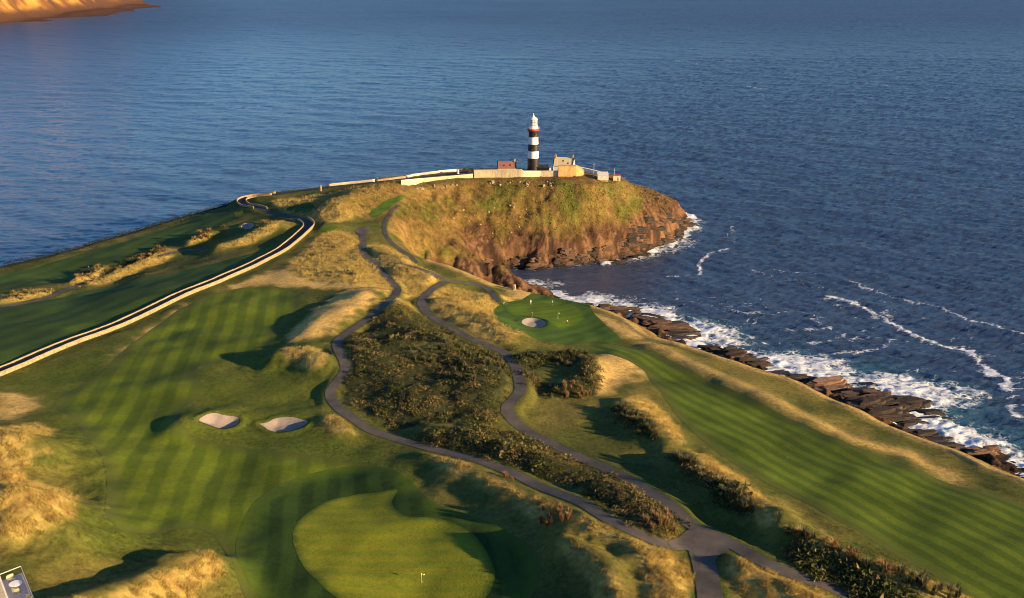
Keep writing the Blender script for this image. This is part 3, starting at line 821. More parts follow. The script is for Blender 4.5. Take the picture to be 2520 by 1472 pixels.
# ------------------------------------------------------------------ the land itself
ZG = Z - 0.22 * sstep(0.5, 1.4, laid)
idx = np.arange(GROWS * GCOLS).reshape(GROWS, GCOLS)
Fq = np.stack([idx[:-1, :-1], idx[:-1, 1:], idx[1:, 1:], idx[1:, :-1]], -1).reshape(-1, 4)
zf = ZG.ravel()
Fq = Fq[zf[Fq].max(1) > -3.5]
used = np.zeros(GROWS * GCOLS, bool); used[Fq.ravel()] = True
remap = np.cumsum(used) - 1
V = np.stack([GX.ravel(), GYY.ravel(), zf], 1)[used]
me = np_mesh('ground', V, remap[Fq], GC.reshape(-1, 3)[used])
ground = link('ground', me, M_GROUND, smooth=True)
tag(ground, 'grassy cliff-top land with mounds, rough grass and rocky slopes', None, None, 'structure')

# ------------------------------------------------------------------ sea
def ocean_tile(n, L, wind, lam, seed, spread=4):
    r = np.random.default_rng(seed)
    k1 = 2 * np.pi * np.fft.fftfreq(n, L / n)
    kx, ky = np.meshgrid(k1, k1)
    k = np.hypot(kx, ky); k[0, 0] = 1e-6
    kp = 2 * np.pi / lam
    c = np.abs((kx * wind[0] + ky * wind[1]) / k)
    S = np.exp(-1.25 * (kp / k) ** 2) / k ** 3.6 * c ** spread * np.exp(-(k * 0.22) ** 2)
    S[0, 0] = 0
    h = np.fft.ifft2(np.sqrt(S) * (r.normal(size=(n, n)) + 1j * r.normal(size=(n, n)))).real
    return h / h.std()
_wd = np.array([0.35, 0.94]); _wd2 = np.array([-0.25, 0.97])
OT1 = ocean_tile(512, 330.0, _wd, 11.0, 1); OT2 = ocean_tile(512, 230.0, _wd2, 5.5, 2, 3); OT3 = ocean_tile(256, 1700.0, _wd, 60.0, 3)
def tile_sample(T, L, x, y, rot):
    c, s = math.cos(rot), math.sin(rot)
    n = T.shape[0]
    u = ((x * c - y * s) / L * n) % n; v = ((x * s + y * c) / L * n) % n
    i, j = u.astype(int) % n, v.astype(int) % n; a, b = u - np.floor(u), v - np.floor(v)
    i2, j2 = (i + 1) % n, (j + 1) % n
    return (T[j, i] * (1 - a) + T[j, i2] * a) * (1 - b) + (T[j2, i] * (1 - a) + T[j2, i2] * a) * b
sy = np.r_[[140.0, 190.0], 230 * np.exp(0.0031 * np.arange(640)), 1672 * np.exp(0.0052 * np.arange(1, 250)), 6103 * np.exp(0.04 * np.arange(1, 60))]
su = np.r_[[-3, -1.8, -1.1, -0.8], np.linspace(-0.62, 0.62, 540), [0.8, 1.1, 1.8, 3]]
SX = sy[:, None] * su[None, :]; SY = np.repeat(sy[:, None], len(su), 1)
fade = (1 - 0.4 * sstep(1500, 5000, SY)) * (0.42 + 0.58 * sstep(-0.16, 0.22, SX / SY + (fbm(SX / 220, SY / 320, 38, 3) - .5) * .3))
calm = 0.35 + 0.65 * sstep(-0.16, 0.22, SX / SY + (fbm(SX / 220, SY / 320, 38, 3) - .5) * .3)
_nr = SY[:, 0] < 900                                        # metres out from the waterline
shore = np.full(SX.shape, 300.0)
shore[_nr] = -coarse(lambda x, y: sdist(x, y, WL), SX[_nr], SY[_nr], 3)
sw = (0.24 * tile_sample(OT1, 330.0, SX, SY, 0.0) + 0.13 * tile_sample(OT2, 230.0, SX, SY, 0.25)) * fade + 0.25 * tile_sample(OT3, 1700.0, SX, SY, 0.1) * (1 - sstep(3000, 6000, SY))
shelter = 0.35 + 0.65 * sstep(0, 60, np.hypot(SX - 5, SY - 470) - 25)
sw = sw * shelter
# foam: along the rocks and in drifting streaks
foam = np.zeros(SX.shape)
def sea(P): return at_z(*np.array(P, float).T, 0.0)[:, :2]
STREAKS = [([(2080,690),(2150,715),(2230,735),(2330,765),(2440,800),(2540,832)], 1.5, .85), ([(2030,730),(2100,745),(2150,765),(2200,800),(2260,830),(2320,850),(2370,860),(2420,900),(2470,935),(2482,965)], 1.9, 1.0),
 ([(1720,672),(1725,640),(1750,622),(1788,610)], 1.3, .9), ([(1640,682),(1700,678),(1722,668)], 1.0, .7), ([(1905,665),(1960,670),(2005,674)], 1.1, .7), ([(2010,875),(2060,868),(2140,866),(2185,850)], 1.2, .7),
 ([(1870,735),(1900,750)], 1.2, .5), ([(2120,965),(2280,950),(2370,965)], 2.0, .6), ([(1800,555),(1800,595)], 0.8, .6), ([(1850,665),(1990,700),(2060,725)], 1.4, .5), ([(2180,850),(2160,830)], 1.0, .5),
 ([(1640,145),(1725,158)], 4.0, .5), ([(1838,212),(1890,220)], 2.5, .7), ([(2145,208),(2190,212)], 2.5, .8), ([(165,120),(210,123)], 4, .6), ([(440,105),(520,108)], 4, .3), ([(290,25),(420,18)], 8, .55), ([(430,18),(560,26)], 6, .35)]
for P, w, a in STREAKS:
    Pw = smooth_poly(sea(P), False, 1)
    bx = (SX > Pw[:, 0].min() - 30) & (SX < Pw[:, 0].max() + 30) & (SY > Pw[:, 1].min() - 30) & (SY < Pw[:, 1].max() + 30)
    if not bx.any(): continue
    x, y = SX[bx], SY[bx]
    wx = x + (fbm(x / 9, y / 9, 7, 3) - .5) * 9; wy = y + (fbm(x / 9, y / 9, 8, 3) - .5) * 9
    d = dist_poly(wx, wy, Pw)
    br = 0.45 + 0.95 * fbm(x / 6, y / 6, 9, 3); w = w * 0.85
    foam[bx] = np.maximum(foam[bx], 0.72 * a * np.exp(-(d / w) ** 2) * br + 0.36 * a * np.exp(-(d / (w * 4.5)) ** 2) * fbm(x / 3, y / 5, 13, 3))
PATCH = [([(1275,700),(1310,696),(1362,699),(1340,706),(1290,707)], .75), ([(1395,742),(1450,728),(1530,740),(1640,765),(1690,790),(1600,775),(1500,755),(1420,745)], .85), ([(1640,790),(1720,795),(1800,815),(1830,845),(1760,848),(1690,825)], .8),
 ([(1860,880),(1950,872),(2040,885),(2065,915),(2020,935),(1930,925),(1880,905)], .95), ([(2090,925),(2180,925),(2300,950),(2380,960),(2370,990),(2290,1005),(2200,985),(2120,955)], .85), ([(2240,1030),(2300,1010),(2330,1040),(2420,1075),(2450,1095),(2380,1105),(2300,1080),(2230,1062)], 1.0),
 ([(2440,1110),(2520,1140),(2560,1165),(2480,1140)], .8), ([(1530,640),(1600,622),(1650,600),(1690,585),(1700,600),(1640,622),(1570,640)], .6), ([(1675,545),(1700,540),(1715,552),(1700,565),(1680,562)], .9), ([(1560,760),(1650,770),(1640,790),(1580,780)], .6)]
for P, a in PATCH:
    s = sdist_box(SX, SY, sea(P), 20.0)
    foam = np.maximum(foam, 1.08 * a * sstep(-14, 6, s + (fbm(SX / 5, SY / 5, 17, 3) - .5) * 12) * (0.55 + 0.6 * fbm(SX / 4, SY / 6, 19, 3)))
near = (1 - sstep(0.5, 7, shore + (fbm(SX / 7, SY / 7, 23, 3) - .5) * 9)) * (0.5 + 0.9 * fbm(SX / 12, SY / 12, 29, 3))
near *= np.where((SX < -20) | ((SX < 45) & (SY > 475)), 0.35, 1.0)
qx, qy = SX + (fbm(SX / 22, SY / 22, 33, 3) - .5) * 34, SY + (fbm(SX / 22, SY / 22, 34, 3) - .5) * 26
fil = sstep(.87, .98, 1 - np.abs(2 * vnoise(qx / 46 + qy / 60, qy / 17 - qx / 70, 35) - 1)) * sstep(.34, .58, fbm(SX / 60, SY / 45, 36, 3))
foam = np.maximum(foam, 0.68 * fil * (1 - sstep(90, 320, shore)) * sstep(0, 60, SX) * (1 - sstep(430, 500, SY)) * (0.7 + 0.5 * fbm(SX / 5, SY / 5, 37, 2)))
wisp = sstep(.84, .98, 1 - np.abs(2 * vnoise(qx / 21 + qy / 50 + 9, qy / 8 - qx / 45, 45) - 1)) * sstep(.42, .6, fbm(SX / 35, SY / 30, 46, 3))
foam = np.maximum(foam, 0.60 * wisp * (1 - sstep(40, 190, shore)) * sstep(10, 60, SX) * (1 - sstep(440, 500, SY)) * (0.7 + 0.5 * fbm(SX / 4, SY / 4, 47, 2)))
foam = np.clip(np.maximum(foam, near * 0.9), 0, 1.2)
turq = np.clip(1 - sstep(0, 40, shore), 0, 1) * sstep(60, 120, SX - (SY - 300) * 0.2)
for P in (PATCH[3][0], PATCH[4][0], PATCH[5][0], PATCH[2][0]):
    turq = np.maximum(turq, sstep(-14, 4, sdist_box(SX, SY, sea(P), 20.0)))
sw = sw + np.minimum(foam, 1) * (0.2 + 1.3 * (1 - sstep(0, 22, shore)) * fbm(SX / 3, SY / 3, 39, 3)) * sstep(0, 40, SX)
SV = np.stack([SX, SY, sw], -1).reshape(-1, 3)
r_, c_ = SX.shape
si = np.arange(r_ * c_).reshape(r_, c_)
SF = np.stack([si[:-1, :-1], si[:-1, 1:], si[1:, 1:], si[1:, :-1]], -1).reshape(-1, 4)
keep = (shore > -12).ravel()
SF = SF[keep[SF].any(1)]

def mat_sea():
    m, nt, nd, lk, bs = new_mat('sea_water')
    p = world_pos(nt)
    at = N(nt, 'ShaderNodeAttribute', attribute_name='foam'); tq = N(nt, 'ShaderNodeAttribute', attribute_name='turq')
    deep = mix_rgb(nt, 'MIX', noise(nt, 0.004, 4, 0.6, world_pos(nt, (0.6, 1.6, 1))), (0.024, 0.042, 0.084), (0.056, 0.086, 0.150))
    body = mix_rgb(nt, 'MIX', math_n(nt, 'MULTIPLY', tq.outputs['Fac'], 0.7), deep, (0.03, 0.11, 0.15))
    fine = noise(nt, 0.55, 8, 0.68, world_pos(nt, (0.8, 1.25, 1), 0.3), 0.8)
    vor = nt.nodes.new('ShaderNodeTexVoronoi'); vor.feature = 'DISTANCE_TO_EDGE'; vor.inputs['Scale'].default_value = 0.28
    pj = N(nt, 'ShaderNodeVectorMath', operation='ADD'); lk.new(p, pj.inputs[0])
    nz = N(nt, 'ShaderNodeTexNoise'); nz.inputs['Scale'].default_value = 0.25; nz.inputs['Detail'].default_value = 4; lk.new(p, nz.inputs['Vector'])
    sc = N(nt, 'ShaderNodeVectorMath', operation='SCALE'); lk.new(nz.outputs['Color'], sc.inputs[0]); sc.inputs['Scale'].default_value = 9.0
    lk.new(sc.outputs[0], pj.inputs[1]); lk.new(pj.outputs[0], vor.inputs['Vector'])
    lace = N(nt, 'ShaderNodeMapRange'); lk.new(vor.outputs['Distance'], lace.inputs[0]); lace.inputs[1].default_value = 0.0; lace.inputs[2].default_value = 0.28; lace.inputs[3].default_value = 1.0; lace.inputs[4].default_value = 0.0
    tex = math_n(nt, 'ADD', math_n(nt, 'MULTIPLY', lace.outputs[0], 0.35), fine)
    amt = math_n(nt, 'SUBTRACT', math_n(nt, 'ADD', at.outputs['Fac'], tex), 1.08)
    fm = N(nt, 'ShaderNodeMapRange'); lk.new(amt, fm.inputs[0]); fm.inputs[1].default_value = 0.0; fm.inputs[2].default_value = 0.38
    c = mix_rgb(nt, 'MIX', fm.outputs[0], body, (0.74, 0.77, 0.80))
    lk.new(c, bs.inputs['Base Color'])
    chop = N(nt, 'ShaderNodeAttribute', attribute_name='chop')
    rg = N(nt, 'ShaderNodeMapRange'); lk.new(fm.outputs[0], rg.inputs[0]); lk.new(chop.outputs['Fac'], rg.inputs[3]); rg.inputs[4].default_value = 0.9
    lk.new(rg.outputs[0], bs.inputs['Roughness'])
    bs.inputs['IOR'].default_value = 1.33
    h = math_n(nt, 'ADD', noise(nt, 0.42, 5, 0.65, world_pos(nt, (0.55, 1.5, 1), 0.25), 0.5), math_n(nt, 'MULTIPLY', noise(nt, 0.11, 4, 0.6, world_pos(nt, (0.45, 1.6, 1), -0.1)), 1.8))
    bump(nt, bs, h, 0.55, 1.3)
    ca = N(nt, 'ShaderNodeAttribute', attribute_name='calm'); bn = [q for q in nd if q.type == 'BUMP'][0]
    lk.new(math_n(nt, 'MULTIPLY', ca.outputs['Fac'], 0.6), bn.inputs['Strength'])
    return m
M_SEA = mat_sea()
sea_me = np_mesh('sea', SV, SF, None, {'foam': foam.ravel(), 'turq': turq.ravel(), 'chop': (0.10 + 0.04 * calm + 0.22 * sstep(900, 2800, SY) + 0.12 * (1 - sstep(-0.36, -0.22, SX / SY)) * sstep(700, 1300, SY)).ravel(), 'calm': (calm * (1 - 0.5 * sstep(1200, 3000, SY)) + 0.5 * sstep(1200, 3000, SY)).ravel()})
sea_ob = tag(link('sea', sea_me, M_SEA, smooth=True), 'dark blue rippled sea with white foam streaks', None, None, 'structure')

# far headland across the bay
hx, hy = np.meshgrid(np.linspace(-3700, -1000, 400), np.linspace(2450, 3900, 190))
HW = np.vstack([sea([(-700,110),(-300,78),(0,57),(110,52),(140,44),(270,40),(300,30),(392,16)]), [(-1240,3700),(-1700,4200),(-3600,4300),(-3600,2300)]])
hs = sdist(hx, hy, HW) + (fbm(hx / 120, hy / 120, 41, 3) - .5) * 70
ht = sstep(0, 120, hs)
hzv = np.where(hs > 0, 130 * ht ** 0.75 * (0.7 + 0.6 * fbm(hx / 300, hy / 300, 43, 3)) + (ridged(hx / 110, hy / 110, 47, 5) - .6) * 95 * np.sin(np.pi * np.clip(ht, 0, 1)) + 3, np.maximum(-20, hs * .3))
taper = np.clip(sstep(-1150, -1330, hx), 0.06, 1)
hzv = np.where(hzv > 0, hzv * taper, hzv)
hq = np.arange(hx.size).reshape(hx.shape)
HF = np.stack([hq[:-1, :-1], hq[:-1, 1:], hq[1:, 1:], hq[1:, :-1]], -1).reshape(-1, 4)
HF = HF[hzv.ravel()[HF].max(1) > -15]
hn = fbm(hx / 45, hy / 45, 53, 5)
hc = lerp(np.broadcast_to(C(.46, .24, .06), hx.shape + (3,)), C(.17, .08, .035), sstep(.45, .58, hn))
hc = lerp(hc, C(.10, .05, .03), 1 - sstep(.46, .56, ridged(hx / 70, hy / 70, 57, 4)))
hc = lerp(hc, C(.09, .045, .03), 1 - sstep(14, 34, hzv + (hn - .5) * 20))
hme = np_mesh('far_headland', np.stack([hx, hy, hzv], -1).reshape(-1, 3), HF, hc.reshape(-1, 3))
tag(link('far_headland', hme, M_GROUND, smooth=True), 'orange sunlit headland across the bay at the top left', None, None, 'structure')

# ------------------------------------------------------------------ long grass: single blades, too many to count
def rand_cells(n, dens, seed):
    r = np.random.default_rng(seed)
    R_, C_ = r.uniform(0, GROWS - 1.01, n), r.uniform(0, GCOLS - 1.01, n)
    i, j = R_.astype(int), C_.astype(int)
    k = r.uniform(size=n) < dens[i, j]
    R_, C_, i, j = R_[k], C_[k], i[k], j[k]
    y = GY0 * np.exp(GK * R_); x = y * (-GU + 2 * GU * C_ / (GCOLS - 1))
    return x, y, i, j, r

CARVE = sstep(-1.0, 3.0, -SDR)             # the slopes below the rim
slopeg = CARVE * HEAD * sstep(8, 16, Z + (n1 - .5) * 10) * (1 - sstep(1.6, 2.4, slope))
clear = np.zeros(Z.shape)                  # places kept free for buildings
_cp = land([(985,455),(1165,440),(1380,446),(1440,452),(1530,446)])
_lc = np.array([land3(1100, 430), land3(1312, 421), land3(1520, 440)])[:, :2]
clear = np.exp(-(np.minimum(dist_poly(GX, GYY, _lc), 60) / 9) ** 4)
vis = sstep(GY0 + 8, GY0 + 14, GYY)
rough_ok = (1 - mown) * (SDR > 0.5) * (1 - clear)
dens = (longg * 1.0 + (1 - longg) * (1 - scrub) * (0.20 + 0.35 * sstep(.5, .65, n2) + 0.25 * dry) * sstep(-0.2, -2.5, laid)) * rough_ok + slopeg * 0.75 + scrub * 0.5 * rough_ok
x, y, i, j, r = rand_cells(2600000, np.clip(dens, 0, 1), 5)
lg = np.maximum(longg[i, j], 0.75 * slopeg[i, j]); n = len(x)
far = np.maximum(1.0, y / 250.0)
cl = 0.35 + 1.35 * sstep(.36, .66, fbm(x / 1.5, y / 1.5, 141, 2))
hgt = (0.15 + 0.22 * lg) * far * cl * r.uniform(0.6, 1.4, n)
wid = (0.085 + 0.03 * lg) * far * r.uniform(0.7, 1.5, n)
az = r.uniform(0, 2 * np.pi, n)
lean = r.uniform(0.3, 1.3, n) * hgt; la = r.normal(-0.6, 0.7, n) + 2.5 * (fbm(x / 6, y / 6, 151, 2) - .5)
z = hz(x, y)
A = np.stack([x - np.cos(az) * wid / 2, y - np.sin(az) * wid / 2, z - 0.06], 1)
B = np.stack([x + np.cos(az) * wid / 2, y + np.sin(az) * wid / 2, z - 0.06], 1)
T = np.stack([x + np.cos(la) * lean, y + np.sin(la) * lean, z + hgt], 1)
gcol = GC[i, j]
w = r.uniform(size=n)[:, None]
bcol = gcol * (0.85 + 0.5 * w)
bcol = bcol * (1 - 0.55 * lg[:, None]) + (C(.64, .48, .15) * (0.75 + 0.45 * w)) * 0.55 * lg[:, None]
k = r.uniform(size=n) < 0.05
bcol[k] = C(.22, .10, .045) * r.uniform(.7, 1.3, (k.sum(), 1))
k = r.uniform(size=n) < 0.14 * (1 - lg)
bcol[k] = C(.07, .09, .02) * r.uniform(.7, 1.4, (k.sum(), 1))
Vb = np.stack([A, B, T], 1).reshape(-1, 3)
cb = np.repeat(bcol, 3, 0); cb[0::3] *= 0.9; cb[1::3] *= 0.9
me = np_mesh('rough_grass', Vb, np.arange(3 * n).reshape(-1, 3), np.clip(cb, 0, 1))
tag(link('rough_grass', me, M_LEAF), 'golden and olive rough grass over mounds and slopes', None, None, 'stuff')

# ------------------------------------------------------------------ scrub thickets
def clump_mesh(cx, cy, R, r, per, pal, flat=0.42):
    """leaf-sized triangles spread through low rounded crowns"""
    n = len(cx)
    a = r.uniform(0, 2 * np.pi, (n, per)); u = r.uniform(0.02, 1, (n, per)); rad = r.uniform(0.45, 1.0, (n, per)) ** 0.5
    el = np.arcsin(u)
    X = cx[:, None] + R[:, None] * rad * np.cos(a) * np.cos(el)
    Y = cy[:, None] + R[:, None] * rad * np.sin(a) * np.cos(el)
    Zc = hz(X.ravel(), Y.ravel()).reshape(X.shape) * 0.5 + hz(cx, cy)[:, None] * 0.5 + R[:, None] * rad * u * flat
    s = (R[:, None] * r.uniform(0.10, 0.24, (n, per))).ravel()
    P = np.stack([X.ravel(), Y.ravel(), Zc.ravel()], 1)
    m = len(P)
    d1 = r.normal(size=(m, 3)); d1 /= np.linalg.norm(d1, axis=1)[:, None]
    d2 = r.normal(size=(m, 3)); d2 /= np.linalg.norm(d2, axis=1)[:, None]
    Vt = np.stack([P - d1 * s[:, None] * .6, P + d1 * s[:, None] * .6, P + d2 * s[:, None] * 1.3], 1).reshape(-1, 3)
    pal = np.array(pal)
    bc = np.clip(((fbm(cx / 6, cy / 6, 67, 3) - .5) * 2.6 + .5 + r.normal(0, .16, n)) * len(pal), 0, len(pal) - 1).astype(int)
    cc = pal[np.where(r.uniform(size=(n, per)) < 0.7, bc[:, None], r.integers(0, len(pal), (n, per)))].reshape(-1, 3)
    cc = cc * r.uniform(0.65, 1.4, (m, 1))
    return Vt, np.arange(3 * m).reshape(-1, 3), np.repeat(cc, 3, 0)

PAL_G = [(.062, .072, .02), (.105, .102, .03), (.048, .056, .018), (.145, .122, .038), (.20, .145, .055)]
PAL_Y = [(.10, .10, .025), (.16, .13, .04), (.06, .07, .02)]
PAL_R = [(.20, .10, .05), (.26, .15, .06), (.14, .07, .04)]
SLAB = ['dark green scrub thicket filling the middle between the two paths', 'square patch of scrub beside the right path', 'low scrub strip between the paths above the bottom ridge', 'rounded dark scrub on the island left of the path junction',
        'dark scrub along the shaded foot of the upper right ridge', 'dark scrub along the shaded foot of the middle right ridge', 'dark scrub along the shaded foot of the bottom right ridge', 'low yellow scrub along the left coastal path', 'small scrub beside the left coastal mounds']
SNUM = [1300, 380, 460, 360, 120, 240, 420, 70, 60]
for q, (P, lab, cnt) in enumerate(zip(SC, SLAB, SNUM)):
    r = np.random.default_rng(100 + q)
    m_ = sdist_box(GX, GYY, P, 3.0)
    bx = (m_ > -0.4) & (mown < 0.2)
    for h_ in SH: bx &= ~(sdist_box(GX, GYY, h_, 3.0) > 0)
    cand = np.argwhere(bx)
    if len(cand) == 0: continue
    c_ = cand[r.integers(0, len(cand), cnt)]
    cx = GX[c_[:, 0], c_[:, 1]] + r.normal(0, .5, cnt); cy = GYY[c_[:, 0], c_[:, 1]] + r.normal(0, .5, cnt)
    big = fbm(cx / 8, cy / 8, 77, 2)
    R = np.exp(r.normal(-.15, .42, cnt)) * (0.5 + 1.0 * big) * np.maximum(1, cy / 300)
    pal = PAL_G if q not in (7, 8) else PAL_Y
    Vt, Ft, Ct = clump_mesh(cx, cy, R, r, 62, pal)
    me = np_mesh('scrub_thicket', Vt, Ft, np.clip(Ct, 0, 1))
    tag(link('scrub_thicket', me, M_SCRUB), lab, None, None, 'stuff')
# dark hedge along the left cliff edge
_hl = resample(RIM_B[9:15], 0.8); r = np.random.default_rng(300)
_hl = _hl + r.normal(0, 0.6, _hl.shape)
Vt, Ft, Ct = clump_mesh(_hl[:, 0], _hl[:, 1], r.uniform(1.0, 1.8, len(_hl)), r, 36, [(.016, .02, .010), (.024, .028, .012)], 1.1)
hedge = link('hedge', np_mesh('hedge', Vt, Ft, Ct), M_SCRUB)
tag(hedge, 'long dark hedge along the far left cliff edge', 'hedge')

# ------------------------------------------------------------------ tussocks and sword-leaved clumps, one object each
def tussock_mesh(name, seed, blades, h, spread, wid, cols):
    r = np.random.default_rng(seed)
    Vv, Ff, Cc = [], [], []
    for b in range(blades):
        a = r.uniform(0, 2 * math.pi); rr = r.uniform(0, .28) * spread
        L = h * r.uniform(.65, 1.15); out = spread * r.uniform(.15, 1.0)
        d = np.array([math.cos(a), math.sin(a), 0]); s = np.array([-d[1], d[0], 0]) * wid * r.uniform(.7, 1.3)
        p0 = d * rr; p1 = d * (rr + out * .35) + np.array([0, 0, L * .65]); p2 = d * (rr + out) + np.array([0, 0, L * r.uniform(.75, 1.05)])
        k = len(Vv)
        Vv += [p0 - s, p0 + s, p1 - s * .8, p1 + s * .8, p2]
        Ff += [(k, k + 1, k + 3), (k, k + 3, k + 2), (k + 2, k + 3, k + 4)]
        c = np.array(cols[r.integers(0, len(cols))]) * r.uniform(.7, 1.3)
        Cc += [c * .7, c * .7, c, c, c * 1.15]
    return np_mesh(name, np.array(Vv), np.array(Ff), np.clip(np.array(Cc), 0, 1))
FLAX = [tussock_mesh('flax', 400 + q, 46, 1.5, 1.1, .07, [(.14, .13, .06), (.09, .10, .04), (.22, .17, .08), (.06, .07, .03)]) for q in range(4)]
GOLD = [tussock_mesh('gold_tussock', 420 + q, 60, 1.1, 1.2, .06, [(.42, .27, .09), (.34, .21, .07), (.28, .15, .06)]) for q in range(4)]
REED = [tussock_mesh('reed', 440 + q, 60, 1.5, .7, .05, [(.33, .19, .08), (.40, .26, .11), (.24, .13, .06)]) for q in range(4)]
for q in FLAX + GOLD + REED: q.materials.append(M_LEAF)
def strew(area, cnt, meshes, name, label, cat, group, smin, smax, seed):
    r = np.random.default_rng(seed)
    P = land(area); lo, hi = P.min(0), P.max(0); k = 0; tries = 0
    while k < cnt and tries < 4000:
        tries += 1
        p = r.uniform(lo, hi)
        if not inside(np.array([p[0]]), np.array([p[1]]), P)[0]: continue
        if sample(mown, np.array([p[0]]), np.array([p[1]]))[0] > 0.15: continue
        o = bpy.data.objects.new(name, meshes[r.integers(0, len(meshes))]); COL.objects.link(o)
        s = r.uniform(smin, smax) * max(1.0, p[1] / 320)
        o.location = (p[0], p[1], float(hz(p[0], p[1])) - 0.05); o.rotation_euler = (r.normal(0, .06), r.normal(0, .06), r.uniform(0, 6.28)); o.scale = (s, s, s * r.uniform(.85, 1.2))
        tag(o, label, cat, group); k += 1
strew([(1000,862),(1090,832),(1160,845),(1235,885),(1245,930),(1180,950),(1130,950),(1080,905),(1010,885)], 60, FLAX, 'flax_clump', 'sword-leaved flax clump among the others in the central scrub', 'flax', 'flax in the central scrub', .9, 1.5, 501)
strew([(1265,876),(1330,882),(1440,870),(1465,895),(1462,960),(1430,980),(1345,972),(1440,950),(1430,895),(1300,900)], 34, FLAX, 'flax_clump', 'flax clump in the border of the square scrub patch', 'flax', 'flax round the square scrub patch', .8, 1.3, 502)
strew([(1345,955),(1440,950),(1465,958),(1440,984),(1350,974)], 16, REED, 'reed_tuft', 'reddish reed tuft edging the square scrub patch', 'reeds', 'reeds at the square scrub patch', .8, 1.2, 503)
strew([(1503,1008),(1528,998),(1625,1074),(1608,1090)], 14, FLAX, 'flax_clump', 'flax clump on the upper right ridge', 'flax', 'flax on the upper right ridge', .9, 1.4, 504)
strew([(1640,1128),(1675,1122),(1860,1250),(1835,1272)], 24, FLAX, 'flax_clump', 'flax clump on the middle right ridge', 'flax', 'flax on the middle right ridge', .9, 1.5, 505)
strew([(1925,1312),(1960,1305),(2200,1408),(2400,1470),(2340,1480),(2150,1420)], 30, FLAX, 'flax_clump', 'flax clump on the bottom right ridge', 'flax', 'flax on the bottom right ridge', .9, 1.5, 506)
strew([(1925,1305),(1960,1302),(2100,1365),(2220,1410),(2200,1420),(2040,1360)], 16, GOLD, 'grass_tussock', 'golden tussock on the crest of the bottom right ridge', 'tussock', 'tussocks on the bottom right ridge', .9, 1.4, 507)
strew([(455,600),(485,578),(532,566),(525,578),(485,600)], 12, GOLD, 'grass_tussock', 'golden tussock in the row nearest the left road bend', 'tussock', 'tussocks in the left coastal row', 1.0, 1.4, 508)
strew([(185,690),(215,662),(255,655),(245,680),(205,702)], 8, GOLD, 'grass_tussock', 'golden tussock beside the leaning post on the left', 'tussock', 'tussocks by the leaning post', 1.0, 1.4, 509)
strew([(325,638),(395,610),(420,618),(400,632),(340,650)], 10, GOLD, 'grass_tussock', 'golden tussock on the long mound left of the road', 'tussock', 'tussocks on the long coastal mound', .9, 1.3, 510)
strew([(-20,735),(60,716),(130,712),(118,726),(0,748)], 10, GOLD, 'grass_tussock', 'golden tussock at the far left edge of the picture', 'tussock', 'tussocks at the left edge', .9, 1.3, 511)
strew([(1320,1258),(1370,1250),(1420,1282),(1400,1300),(1335,1295)], 16, REED, 'reed_tuft', 'reddish reed tuft right of the big green', 'reeds', 'reeds on the bottom ridge', .8, 1.2, 512)
strew([(1580,1280),(1640,1268),(1690,1322),(1660,1332),(1590,1312)], 20, REED, 'reed_tuft', 'reddish reed tuft at the tip of the scrub island', 'reeds', 'reeds on the scrub island', .8, 1.2, 513)
strew([(1235,1162),(1265,1155),(1280,1180),(1245,1185)], 5, REED, 'reed_tuft', 'reddish reed tuft where the left path meets the bottom ridge', 'reeds', 'reeds by the left path', .7, 1.0, 514)
strew([(640,560),(650,546),(692,545),(690,556)], 6, GOLD, 'grass_tussock', 'golden tussock on the mound inside the road bend', 'tussock', 'tussocks inside the road bend', .9, 1.2, 515)

def shrub(px, py, R, label, pal, seed):
    r = np.random.default_rng(seed); c = land3(px, py)
    e = empty('shrub', c); tag(e, label, 'shrub')
    k = 9
    cx = c.x + r.normal(0, R * .45, k); cy = c.y + r.normal(0, R * .45, k)
    Vt, Ft, Ct = clump_mesh(cx, cy, r.uniform(.45, .8, k) * R, r, 60, pal, .9)
    o = link('foliage', np_mesh('foliage', Vt - np.array(c), Ft, np.clip(Ct, 0, 1)), M_SCRUB, e)
    bm = bmesh.new()
    for q in range(5):
        a = q * 1.3; bm_bar(bm, (0, 0, -.1), (math.cos(a) * R * .4, math.sin(a) * R * .4, R * .5), .05, 5)
    link('stem', bm_done(bm, 'stem'), M_WOOD, e)
shrub(863, 675, 2.2, 'single round dark green bush on the neck of land', PAL_G[:3], 601)
shrub(770, 628, 1.6, 'small dark green bush left of the far path', PAL_G[:3], 602)
shrub(243, 655, 1.6, 'bright green shrub right of the leaning post', [(.05, .09, .02), (.08, .12, .03)], 603)
shrub(300, 646, 1.5, 'dark shrub on the coastal mound left of the road', PAL_G[:4], 604)
shrub(352, 628, 1.5, 'brownish shrub above the long coastal mound', PAL_R, 605)
shrub(545, 560, 1.8, 'pale yellow shrub nearest the road bend on the left', PAL_Y, 606)
shrub(1262, 863, 1.5, 'yellow shrub at the corner of the square scrub patch', PAL_Y, 607)
shrub(1365, 455, 2.6, 'dark green bush on the headland below the ochre wall', PAL_G[:3], 608)
shrub(1146, 424, 1.6, 'dark domed bush beside the gate at the lighthouse road', [(.02, .022, .014), (.03, .03, .02)], 609)
shrub(1130, 425, 1.1, 'small dark bush left of the lighthouse gate', [(.02, .022, .014), (.03, .03, .02)], 610)
shrub(110, 720, 1.6, 'round yellow bush at the right end of the leftmost mound', PAL_Y, 611)

